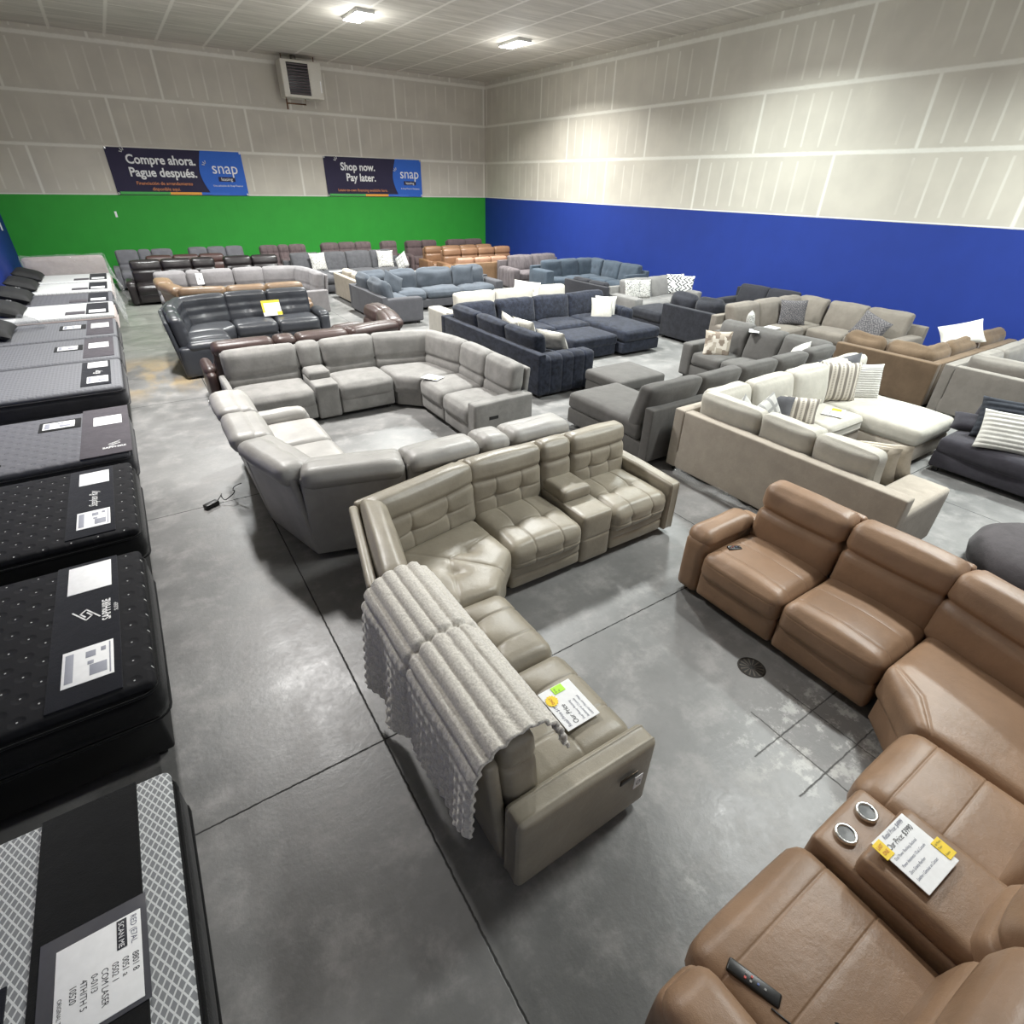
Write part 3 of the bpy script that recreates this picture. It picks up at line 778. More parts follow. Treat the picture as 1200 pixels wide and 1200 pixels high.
for i, (x_, y_, t_) in enumerate(((-7.98, -20.42, 'propped against the end back cushion'), (-7.82, -20.5, 'middle of three leaning at the cream end arm'), (-7.62, -20.55, 'frontmost of three leaning at the cream end arm'))):
    pillow('soft cream pillow '+t_, (x_, y_, .70-.02*i), 15, size=(.56, .5), mat=crmp, lean=.3+.05*i, roll=-.1*i)
# charcoal right
pillow('thick ribbed white pillow on the charcoal plush sofa', (-5.5, -20.95, .66), 205, size=(.56, .46), mat=wt2, lean=.5, ribs=9)
pillow('chunky dark grey knit pillow behind the ribbed white pillow', (-5.2, -20.85, .70), 205, size=(.66, .5), mat=fabric('chunky_knit', '2e3138', .7, 14), lean=.45, ribs=8, thick=.2)
pillow('small charcoal bolster pillow at the far end of the charcoal plush sofa', (-5.15, -20.55, .55), 200, size=(.5, .26), mat=cpl, lean=.9)
# saddle brown
pillow('cream throw pillow draped on the brown suede cushions', (-1.75, -18.95, .93), 200, size=(.62, .42), mat=wt2, lean=.6, roll=.4)
# storm grey chaise
pillow('squiggle print pillow at the chaise end of the storm grey sectional', (-8.35, -3.55, .74), 285, size=(.55, .55), mat=squig, lean=.2)
pillow('squiggle print pillow at the middle of the storm grey sectional', (-6.15, -3.7, .74), 260, size=(.55, .55), mat=squig, lean=.2)
pillow('white plaid pillow standing at the right arm of the storm grey sectional', (-5.85, -4.4, .72), 200, size=(.5, .5), mat=plaid, lean=.2, roll=.6)
# cloud sectional
pillow('square blue grey pillow on the right of the cloud sectional', (-5.55, -8.0, .72), 250, size=(.62, .55), mat=bgf, lean=.25)
pillow('blue grey pillow tipped over in the cloud sectional corner', (-7.75, -8.2, .70), 290, size=(.6, .5), mat=bgf, lean=.3, roll=-.5)

# ------------------------------------------------------------------ ribbed throw over taupe back
fur = None
m, nt, bs = newmat('ribbed_faux_fur'); co = coords(nt)
fn = noiseX(nt, co, 90, 4, .7)
nt.links.new(mixc(nt, fn.ss(.3, .7), lin('beb8af'), lin('e4dfd6')), bs.inputs['Base Color'])
bs.inputs['Roughness'].default_value = .95; bs.inputs['Sheen Weight'].default_value = .4
bump(nt, bs, fn, .4, .012); fur = m
prof = [(-12.36, .70), (-12.40, .84), (-12.44, .93), (-12.52, 1.005), (-12.62, 1.01), (-12.72, .985), (-12.79, .93), (-12.82, .84), (-12.83, .70), (-12.84, .5), (-12.85, .3), (-12.86, .22)]
seg = [0]
for i in range(1, len(prof)): seg.append(seg[-1]+math.dist(prof[i-1], prof[i]))
def pr(s):
    for i in range(1, len(seg)):
        if s <= seg[i] or i == len(seg)-1:
            t = (s-seg[i-1])/(seg[i]-seg[i-1]); a, b = prof[i-1], prof[i]
            n_ = Vector((a[1]-b[1], b[0]-a[0])).normalized()
            return Vector((a[0]+(b[0]-a[0])*t, a[1]+(b[1]-a[1])*t)), -n_
NU, NV = 200, 200; V = []; F = []
y0, y1 = -20.08, -21.40
for i in range(NU+1):
    u = i/NU; yb = y0+(y1-y0)*u
    start = .20 if u < .9 else .20-.2*(u-.9)/.1
    end = seg[-1]-.02-.30*max(0, u-.25)+.03*math.sin(u*9)
    for j in range(NV+1):
        s = start+(end-start)*j/NV
        p, nr = pr(s)
        half = 0 if u < .46 else .018
        hang = max(0, (s-.62)/.7)
        rib = abs(math.sin((s+half)*PI/.078))**.55*(.022+.006*min(1, hang*1.5)*math.sin(u*150))
        fold = .035*math.sin(u*21+1.2*hang)*hang*(.6+.4*math.sin(u*7))
        crease = -.018*math.exp(-((u-.46)/.012)**2)
        q = p+nr*(rib+crease+.018)
        jit_ = .0025*noise.noise(Vector((u*70, s*70, 1)))
        V.append((q.x-fold+jit_, yb+.02*hang*math.sin(u*13), q.y+jit_-.05*hang*u*0))
    
for i in range(NU):
    for j in range(NV):
        a = i*(NV+1)+j; F.append([a, a+1, a+NV+2, a+NV+1])
th = meshobj('throw_blanket', V, F, fur, off=(0, 0, 0))
so = th.modifiers.new('s', 'SOLIDIFY'); so.thickness = .018; so.offset = -1
tag(th, 'pale grey ribbed faux fur throw draped over the back of the taupe sectional', 'blanket')

# ------------------------------------------------------------------ cards
def card(label, loc, rz, w, h, lines, tiltx=0, sticker=None, name='price_card', frame=None, lean_dir=None, tilty=0):
    """lines: (text, x, y, size, mat) in card units from the centre"""
    R = (Matrix.Rotation(rz, 3, 'Z') @ Matrix.Rotation(tiltx, 3, 'X') @ Matrix.Rotation(tilty, 3, 'Y'))
    loc = Vector(loc)
    t = thing(name, label, 'sign', loc)
    V, F = sbox(w, h, .004, r=.0015, n=1)
    meshobj('card_sheet', [R@v for v in V], F, M_white, t, smooth=False)
    for L in lines:
        text('handwriting', L[0], R@Vector((L[1], L[2], .0035)), L[3], L[4] if len(L) > 4 else M_ink, t, R, sx=.8, shear=.2)
    for s_ in (sticker or []):
        kind, x_, y_, sw, sh, mt = s_[:6]
        if kind == 'box':
            V, F = sbox(sw, sh, .003, r=.001, n=1)
            meshobj('sticker', [R@(v+Vector((x_, y_, .004))) for v in V], F, mt, t, smooth=False)
        else:
            V = [R@Vector((x_, y_, .0065))]; F = []
            K = 28
            for k in range(K):
                a = 2*PI*k/K; rr = sw*(1 if k % 2 else .8)
                V.append(R@Vector((x_+rr*math.cos(a), y_+rr*math.sin(a), .006)))
            for k in range(K): F.append([0, 1+k, 1+(k+1) % K])
            meshobj('sticker', V, F, mt, t, smooth=False)
        for L in s_[6]:
            text('handwriting', L[0], R@Vector((L[1], L[2], .0085)), L[3], L[4], t, R, sx=.8)
    return t
M_green = plain('lime_sticker', 'b4ee3c', .6)
M_red = plain('red_ink', 'b0402a', .6)
card('white price card with yellow starburst and lime sticker on the taupe seat', (-12.08, -21.10, .535), math.radians(90), .28, .22,
     [('Retail Price $1999', -.125, .07, .028, M_ink2), ('Our Price', -.125, .02, .042), ('Dual Power Reclining', -.125, -.02, .02, M_ink2), ('Sectional w/ Console', -.125, -.05, .02, M_ink2), ('Leather / Power Head', -.125, -.08, .02, M_ink2)],
     sticker=[('star', .06, .07, .04, 0, M_yellow, [('ONLY', .035, .065, .022, M_red)]), ('box', .11, -.01, .05, .075, M_green, [('72 mo', .088, .008, .016, M_ink), ('fin.', .09, -.014, .016, M_ink)])])
card('white price card with yellow stickers on the camel sofa console lid', (-11.40, -22.53, .668), math.radians(-2), .245, .225,
     [('Retail Price: $4999', -.06, .088, .024, M_ink2), ('Our Price: $3990', -.085, .052, .032), ('Dual Power Reclining Sectional', -.105, .020, .016, M_ink2), ('Power Headrests / Dual Console', -.105, -.010, .016, M_ink2), ('Zero Gravity Recliner', -.105, -.038, .016, M_ink2), ('Leather / Genuine on Contact', -.105, -.066, .016, M_ink2)],
     sticker=[('box', -.108, .072, .055, .066, M_yellow, [('LAST', -.13, .078, .020, M_red), ('ONE', -.127, .054, .020, M_red)]),
              ('box', .118, -.055, .055, .075, M_yellow, [('No Money', .094, -.035, .012, M_ink), ('Down', .094, -.05, .012, M_ink), ('Finance', .094, -.078, .012, M_ink)])])
card('white card with yellow border leaning on the charcoal leather back', (-11.2, -10.0, .68), math.radians(0), .36, .30,
     [('Our Price', -.13, .05, .05), ('Sectional', -.13, -.02, .04, M_ink2)], tiltx=math.radians(68), sticker=[('box', 0, .13, .36, .05, M_yellow, []), ('box', .14, -.11, .10, .07, M_yellow, []), ('box', -.16, .02, .04, .2, M_yellow, [])])
card('white sheet with a yellow corner on the dove grey seat', (-10.15, -15.45, 0.533), math.radians(-60), .28, .21, [('Our Price', -.11, .0, .04)], sticker=[('box', .08, -.07, .08, .04, M_yellow, [])])
card('white price sheet with yellow notes on the cream seat', (-6.25, -19.35, 0.525), math.radians(20), .34, .24, [('Our Price', -.15, .02, .05), ('Sofa Chaise', -.15, -.05, .035, M_ink2)], sticker=[('box', .1, -.02, .1, .12, M_yellow, [])])
card('white price sheet on the seat of the pewter sectional', (-5.45, -17.5, 0.525), .2, .3, .22, [('Our Price', -.11, .0, .045)])
card('white sheet laid over the pewter back cushion', (-4.80, -17.0, .935), .6, .34, .16, [('SALE', -.11, -.02, .05)])
card('white price sheet on the seat of the greige sectional', (-2.6, -15.95, 0.535), .1, .36, .26, [('Our Price', -.11, .0, .045)])
card('white price sheet lying on the storm grey chaise', (-8.0, -4.3, 0.545), .1, .5, .25, [('Our Price', -.11, .0, .045)])
card('white tag hanging on the mist grey sectional left back', (-12.05, -6.12, .8), 0, .16, .26, [('%', -.04, -.03, .09)], tiltx=math.radians(80))
card('white price sheet on the mist grey seat', (-11.0, -6.7, .52), .1, .4, .25, [('Our Price', -.11, .0, .045)])
card('white card tucked at the corner of the greige arm', (-3.76, -16.7, .52), 0, .14, .2, [('%', -.03, -.03, .07)], tiltx=math.radians(85))
card('small white hang tag with black mark on the taupe outer arm', (-12.0, -21.587, .40), math.radians(0), .055, .1, [('O', -.02, -.02, .05)], tiltx=math.radians(90), name='hang_tag')
card('small white label with a black square on the camel sofa outer arm', (-12.67, -22.62, .42), math.radians(-90), .1, .11, [('[]', -.03, -.02, .05)], tiltx=math.radians(75), name='hang_tag')
card('tiny white tag on the light taupe corner of the pale leather back', (-13.13, -16.0, .86), math.radians(-90), .06, .05, [('%', -.01, -.01, .03)], tiltx=math.radians(80), name='hang_tag')

# remotes, power cables
def remote(label, loc, rz, L=.16):
    t = thing('remote_control', label, 'remote', loc, rot=(0, 0, rz))
    V, F = sbox(.05, L, .02, r=.008, n=2); meshobj('remote_body', V, F, M_black, t)
    for k, (bx, by, c_) in enumerate(((-.008, .03, 'c0504a'), (.008, .03, '8a8a8a'), (-.008, .01, '8a8a8a'), (.008, .01, 'c0504a'), (0, -.015, '5a6a9a'), (0, -.04, '8a8a8a'))):
        V, F = sbox(.008, .008, .004, r=.001, n=1)
        meshobj('button', [v+Vector((bx, by, .011)) for v in V], F, plain('btn'+c_, c_), t)
    return t
remote('slim black remote beside the arm on the near camel seat', (-12.26, -22.42, .512), math.radians(20), .19)
remote('small black remote on the far camel seat by its arm', (-9.98, -20.62, .515), math.radians(60), .11)
remote('small black remote on the grey studded mattress', (-15.0, -16.2, .67), math.radians(15), .12)
c1 = tube('cable', [(-12.27, -22.50, .515), (-12.24, -22.6, .512), (-12.16, -22.66, .512), (-12.10, -22.62, .512), (-12.12, -22.56, .513)], .004, M_black)
tag(c1, 'thin black cord trailing from the remote on the camel seat', 'cord')
pl = thing('power_plug', 'black barrel plug at the end of the cord on the camel seat', 'plug', (-12.2, -22.72, .52))
tube('plug_body', [(0, 0, 0), (.06, .05, 0)], .014, M_black, pl, k=10)
tube('plug_tip', [(.06, .05, 0), (.085, .07, 0)], .008, M_black, pl, k=8)
ad = thing('power_adapter', 'black power adapter brick on the floor beside the pale grey leather sofa', 'adapter', (-13.42, -16.75, .0), rot=(0, 0, .5))
V, F = sbox(.15, .07, .045, r=.008, n=2); meshobj('adapter_body', [v+Vector((0, 0, .025)) for v in V], F, M_black, ad)
cc = tube('cable', [(-13.36+.26*t/24+.03*math.sin(t*.55), -16.72+.05*math.sin(t*.42)+.04*t/24, .03+.05*abs(math.sin(t*.33))+.22*max(0, t/24-.6)) for t in range(25)], .005, M_black)
tag(cc, 'black cord looping from the adapter to the pale grey leather sofa', 'cord')
# recline switch plates
box_at('switch_plate', (-10.03, -16.985, .40), (.14, .008, .045), M_black, D_.root, D_.off, r=.003)
box_at('switch_plate', (-12.06, -21.575, .46), (.12, .008, .04), plain('bronze', '3a332c', .3, 1), A.root, A.off, r=.003, rotz=0)

# drain
dr = thing('floor_drain', 'round dark floor drain grate in front of the camel sofa', 'drain', (-10.44, -21.26, 0))
lathe('drain_rim', [(.085, .0005), (.085, .004), (.095, .004), (.1, .0005)], (0, 0, 0), plain('cast_iron', '2a2622', .6, .6), dr, k=32)
V = []; F = []
for k in range(14):
    a = 2*PI*k/14
    for r_, wd in ((.02, .05), (.085, .05)):
        for sg in (-1, 1): V.append((r_*math.cos(a+sg*wd*1.5), r_*math.sin(a+sg*wd*1.5), .0035))
    b = k*4; F.append([b, b+1, b+3, b+2])
meshobj('grate', V, F, plain('grate_metal', '463f37', .6, .3), dr, smooth=False)
lathe('drain_well', [(.001, .0015), (.086, .0015)], (0, 0, 0), plain('drain_dark', '14110f', .8), dr)

# ------------------------------------------------------------------ mattresses
def quilt(name, c, dots=True, dotc='9a9a9a', s=9.0, rough=.85):
    m, nt, bs = newmat(name); co = coords(nt)
    sp = nt.nodes.new('ShaderNodeSeparateXYZ'); nt.links.new(co, sp.inputs[0])
    x, y, z = (X(nt, sp.outputs[i]) for i in range(3))
    u = (x*s+y*s).frac()-.5; v = (x*s-y*s).frac()-.5
    d2 = u*u+v*v
    dot = d2.lt(.0016) if dots else d2.lt(-1)
    c = lin(c); n = noiseX(nt, co, 60, 3)
    a = mixc(nt, n, tuple(q*.85 for q in c), tuple(min(1, q*1.12) for q in c))
    nt.links.new(mixc(nt, dot, a, lin(dotc)), bs.inputs['Base Color'])
    bs.inputs['Roughness'].default_value = rough; bs.inputs['Specular IOR Level'].default_value = .2
    bump(nt, bs, d2.ss(0, .12)*1.0+n*.1, .35, .018)
    return m
netm, nt, bs = newmat('white_knit_net'); co = coords(nt)
sp = nt.nodes.new('ShaderNodeSeparateXYZ'); nt.links.new(co, sp.inputs[0])
x, y = X(nt, sp.outputs[0]), X(nt, sp.outputs[1])
g = (((x*34+y*20).frac()-.5).abs().lt(.12)).max(((x*34-y*20).frac()-.5).abs().lt(.12))
nt.links.new(mixc(nt, g, lin('77797c'), lin('c3c5c6')), bs.inputs['Base Color']); bs.inputs['Roughness'].default_value = .9
bump(nt, bs, g, .6, .01)
mblk = fabric('black_mattress_side', '121213', .8, 8)
mchar = fabric('charcoal_mattress_side', '2b2b2e', .8, 8)
pad_navy = fabric('navy_pad_cloth', '15161d', .85, 8)
pad_grey = fabric('warm_grey_pad_cloth', '49454a', .85, 8)
M_logo = plain('white_print', 'dcdcdc', .6)
M_print = plain('grey_print', '8d8f9a', .6)

def sapphire_logo(t, loc, R, k=1.0, sleep=True):
    loc = Vector(loc)
    def seg_(pts, w=.009*k):
        for a, b in zip(pts[:-1], pts[1:]):
            a, b = Vector((*a, 0))*k, Vector((*b, 0))*k; d = (b-a).normalized(); p = Vector((-d.y, d.x, 0))*w/2
            e = d*w*.4
            meshobj('logo_mark', [R@q+loc for q in (a-p-e, b-p+e, b+p+e, a+p-e)], [[0, 1, 2, 3]], M_logo, t, smooth=False)
    seg_([(.055, .07), (.0, .035), (-.055, 0), (-.02, -.03), (.02, -.005)])
    seg_([(-.055, -.07), (.0, -.035), (.055, 0), (.02, .03), (-.02, .005)])
    text('logo_text', 'SAPPHIRE', R@Vector((0, -.125*k, 0))+loc, .062*k, M_logo, t, R, 'CENTER', bold=.0014, sx=.85)
    if sleep: text('logo_text', 'SLEEP', R@Vector((0, -.165*k, 0))+loc, .03*k, M_logo, t, R, 'CENTER', sx=1.2)

RS = Matrix.Rotation(math.radians(90), 3, 'Z')     # text reading along +y (seen from the foot of the bed)
RS = Matrix(((0, -1, 0), (1, 0, 0), (0, 0, 1)))
def info(t, cx, cy, z, w, h, dense=True):
    """paper insert in a pad pocket; w along x, h along y"""
    c = box_at('info_card', (cx, cy, z), (w, h, .003), M_white, t, r=.001, n=1)
    if dense:
        bx = [(-.36, 0, .16, .8), (.05, .25, .2, .18), (.2, -.22, .34, .3), (.3, .3, .1, .12), (.05, 0, .12, .1), (.43, 0, .03, .9)]
        for (a, b, ww, hh) in bx:
            box_at('print_block', (cx+a*w, cy+b*h, z+.0022), (ww*w, hh*h, .0008), M_print, c, r=.0003, n=1)
    return c

def bed(yf, yn, z, topm, sidem, label, cat='mattress', xr=-13.95, xh=-15.98, th_=.30, group='mattresses in a row along the left wall', basec='141414'):
    L = xr-xh; W = yf-yn; cx = (xr+xh)/2; cy = (yf+yn)/2
    b = thing('box_spring', 'dark low foundation under the '+' '.join(label.split()[:10]), 'box spring', (cx, cy, 0))
    box_at('base_frame', (-.0, 0, (z-th_)/2+.04), (L-.12, W-.06, z-th_-.09), plain('base_'+basec, basec, .7), b, r=.02)
    for sx in (-1, 1):
        for sy in (-1, 1):
            box_at('leg', (sx*(L/2-.14), sy*(W/2-.12), .05), (.05, .05, .1), M_black, b, r=.01)
    t = thing('mattress', label, cat, (cx, cy, 0))
    box_at('mattress_core', (0, 0, z-th_/2-.01), (L, W, th_-.02), sidem, t, r=.09, n=8, puff=(.01, .01, 0))
    box_at('quilted_top', (0, 0, z-.03), (L-.02, W-.02, .07), topm, t, r=.034, n=8, puff=(0, 0, .01))
    for zz in (z-.065, z-th_+.03):
        pts = []; rr = .09
        for (sx, sy, a0) in ((1, 1, 0), (-1, 1, 90), (-1, -1, 180), (1, -1, 270)):
            for q in range(5):
                a = math.radians(a0+q*22.5)
                pts.append((sx*(L/2-rr)+rr*math.cos(a), sy*(W/2-rr)+rr*math.sin(a), zz))
        tube('tape_edge', pts, .008, sidem, t, closed=True, k=5)
    return t, (cx, cy)

def pad(ctr, x0, x1, y0, y1, z, mat, label, th=.012):
    t = thing('foot_protector', label, 'foot protector', ((x0+x1)/2, (y0+y1)/2, z))
    box_at('pad_cloth', (0, 0, 0), (x1-x0, abs(y0-y1), th), mat, t, r=.005, n=(4, 8, 1) if False else 3)
    return t, ((x0+x1)/2, (y0+y1)/2)

# nearest, netted
qb = quilt('black_tufted_top', '17171a', True, 'b0b0b0', 6)
qg = quilt('grey_tufted_top', '5d5d62', True, '2b2b2e', 6.5)
qg2 = quilt('plain_grey_top', '6d6e72', False, s=12)
qw = quilt('white_top', 'c9cac9', False, s=12)
t, _ = bed(-20.36, -21.88, .56, netm, mblk, 'white netted mattress with black side, nearest the camera')
t, (px, py) = pad(None, -14.44, -14.09, -20.38, -21.86, .575, mblk, 'wide black cloth band across the netted mattress holding a priced sheet')
R90 = Matrix(((0, 1, 0), (-1, 0, 0), (0, 0, 1)))
info(t, .035, -.02, .010, .26, .31, dense=False)
R180 = Matrix(((0, 1, 0), (-1, 0, 0), (0, 0, 1)))
box_at('print_block', (.035+.07, .075, .0128), (.032, .105, .001), M_ink, t, r=.0003, n=1)
text('print_line', 'SCAN ME', (.035+.060, .12, .0142), .025, M_white, t, R90, sx=.9)
text('print_line', 'RED (E7AL', (.035+.098, .125, .0122), .028, M_ink2, t, R90, sx=.8)
for k, l in enumerate(('8801 8', '0051 a', '0502 1', 'COM LASER', '0-01/3', '4TH/TH 5', '10520')):
    text('print_line', l, (.135-.031*k, -.012, .0122), .029, M_ink, t, R90, sx=.8)
text('print_line', 'ORIGINAL TAGS', (-.085, -.03, .0122), .018, M_ink, t, R90, sx=.8)
box_at('plastic_sleeve', (.02, 0, .0075), (.33, .38, .003), plain('sleeve_grey', '4a4a50', .2), t, r=.001)
t, _ = pad(None, -15.0, -14.5, -21.0, -21.86, .575, pad_navy, 'second dark cloth pad on the netted mattress, left of the sheet band')

t, _ = bed(-18.38, -19.85, .65, qb, mblk, 'black tufted mattress with a white diamond logo pad')
t, (px, py) = pad(None, -14.44, -14.10, -18.41, -19.81, .660, pad_navy, 'black pad with white Sapphire Sleep lettering and two info sheets')
info(t, .015, .49, .008, .24, .33, dense=False); info(t, .015, -.41, .008, .24, .30)
sapphire_logo(t, (-.0, .06, .009), RS, 1.0)
t, _ = bed(-16.68, -18.08, .65, qb, mblk, 'black tufted mattress with a scrawled white signature pad')
t, _ = pad(None, -14.42, -14.10, -16.74, -18.02, .660, pad_navy, 'black pad with a handwritten white signature between two sheets')
info(t, .02, .42, .008, .22, .26, dense=False); info(t, .02, -.38, .008, .22, .28)
text('signature', 'Stephen Ray', (.045, -.17, .009), .085, M_logo, t, RS, shear=.6, sx=.7)
t, _ = bed(-14.98, -16.45, .65, qg, mchar, 'grey studded mattress with a warm grey foot cover')
t, _ = pad(None, -14.36, -13.93, -14.98, -16.45, .660, pad_grey, 'warm grey foot cover printed with a white Sapphire logo')
info(t, .02, .28, .008, .26, .28, dense=False)
sapphire_logo(t, (.07, -.47, .009), RS @ Matrix.Rotation(-PI/2, 3, 'Z'), .9, False)
t, _ = pad(None, -14.74, -14.37, -15.2, -15.5, .663, mblk, 'narrow black tag sleeve on the grey studded mattress'); info(t, -.01, .0, .008, .28, .2)
# charcoal/plain greys
zz = .62
t, _ = bed(-12.5, -13.98, zz, qg2, mchar, 'plain grey mattress with a black two sheet pad')
t, _ = pad(None, -14.42, -14.08, -12.6, -13.85, zz+.010, pad_navy, 'black pad with a white scribble on the plain grey mattress')
info(t, .02, .42, .008, .24, .30, dense=False); info(t, .02, -.36, .008, .24, .30)
text('signature', 'Ray', (.05, -.1, .009), .12, M_logo, t, RS, shear=.5)
t, _ = bed(-10.92, -12.4, zz, qg2, mchar, 'plain grey mattress with a long tag sleeve, behind the two sheet one')
t, _ = pad(None, -14.42, -14.02, -11.0, -12.3, zz+.010, pad_grey, 'grey pad with one white sheet, second grey pad from the studded mattress')
info(t, .0, .1, .008, .27, .35, dense=False)
t, _ = pad(None, -14.8, -14.43, -11.4, -11.75, zz+.013, mblk, 'small black tag sleeve left of the middle grey pad'); info(t, -.01, .0, .008, .26, .25)
t, _ = bed(-9.3, -10.82, zz, qg2, mchar, 'plain grey mattress with a black bolster at the wall')
t, _ = pad(None, -14.4, -14.0, -9.4, -10.7, zz+.010, pad_grey, 'grey pad with one white sheet, next to the white mattress')
info(t, .0, .1, .008, .27, .4, dense=False)
t, _ = pad(None, -14.8, -14.41, -9.75, -10.15, zz+.013, mblk, 'small black tag sleeve beside the far grey pad'); info(t, -.01, .0, .008, .26, .28)
wside = fabric('cream_mattress_side', 'b3a6a2', .92, 8)
spots = [(-7.6, -9.1, qw, wside, 'white mattress with a pale pink side', .66), (-5.95, -7.4, qg, mchar, 'dark grey mattress with navy pad near the back', .62), (-4.35, -5.8, qw, wside, 'white mattress, second from the wrapped one', .64), (-2.7, -4.15, qw, wside, 'white mattress next to the plastic wrapped one', .64)]
for i, (a, b_, tm, sm, lb, z) in enumerate(spots):
    t, _ = bed(a, b_, z, tm, sm, lb)
    t, _ = pad(None, -14.42, -14.04, a-.15, b_+.15, z+.010, pad_navy, 'dark navy pad on the '+lb)
    info(t, 0, -.35, .008, .28, .3, dense=False)
    t, _ = pad(None, -14.75, -14.43, (a+b_)/2-.25, (a+b_)/2-.55, z+.013, pad_grey, 'grey tag sleeve on the '+lb)
up_ = thing('upright_mattress', 'pinkish white mattress on its side at the far left, wrapped in plastic', 'mattress', (-14.95, -1.75, 0))
box_at('mattress_core', (0, 0, .52), (1.9, .28, .98), wside, up_, r=.1, n=8, puff=(0, .02, 0))
m, nt, bs = newmat('clear_plastic_film'); co = coords(nt)
bs.inputs['Base Color'].default_value = (.9, .92, .92, 1); bs.inputs['Roughness'].default_value = .12
bs.inputs['Alpha'].default_value = .22; bs.inputs['Specular IOR Level'].default_value = 1
bump(nt, bs, noiseX(nt, co, 9, 5, .7), 1, .08); film = m
def crumple(name, fx, nu, nv, label):
    V = []; F = []
    for i in range(nu+1):
        for j in range(nv+1):
            p = Vector(fx(i/nu, j/nv)); p += noise.noise_vector(p*5)*.045+noise.noise_vector(p*13)*.02; V.append(p)
    for i in range(nu):
        for j in range(nv):
            a = i*(nv+1)+j; F.append([a, a+1, a+nv+2, a+nv+1])
    o = meshobj(name, V, F, film, smooth=False); return tag(o, label, 'plastic wrap')
crumple('plastic_wrap', lambda u, v: (-13.98+.18*math.sin(v*2)*u+.1*v, -1.6-1.6*u, (1.0-.35*u)*(1-v)+.02), 26, 14, 'crumpled clear plastic hanging off the wrapped mattress')
crumple('plastic_wrap', lambda u, v: (-15.9+1.9*u, -1.93, .15+.92*v), 16, 10, 'clear plastic film over the face of the upright mattress')
crumple('plastic_wrap', lambda u, v: (-13.93+.1*v, -4.4-3.2*u, .66-.55*v), 26, 8, 'crumpled clear plastic along the feet of the far mattresses')
cp_ = M_black
blkp = plain('black_pillow_cloth', '0d0d0e', .75)
for i, (yy, sz, lb) in enumerate(((-10.2, (1.15, .62), 'large black pillow with white lettering on the far grey mattress'), (-8.35, (1.2, .6), 'black pillow with a white mark on the white mattress'),
                                  (-6.7, (1.15, .55), 'black pillow with white mark at the head of the dark grey mattress'), (-5.1, (1.1, .5), 'black pillow, second from the far end of the mattress row'), (-3.5, (1.05, .5), 'black pillow farthest along the mattress row'))):
    V = pillow(lb, (-15.66, yy, .79), 0, size=(1.0, .6), mat=blkp, thick=.22, lean=1.25, name='bed_pillow')
    if i in (0, 1, 2):
        tx = text('pillow_print', 'SAPPHIRE' if i == 0 else 'U', Vector((-.3 if i == 0 else .2, -.08, .118)), .12, M_logo, V, sx=.8)
bag = crumple('plastic_bag', lambda u, v: (-15.45+.45*u, -9.6-.25*math.sin(v*3), .66+.25*math.sin(v*3)*math.sin(u*3)), 12, 12, 'crumpled clear bag beside the large black lettered pillow'); bag['category'] = 'plastic bag'

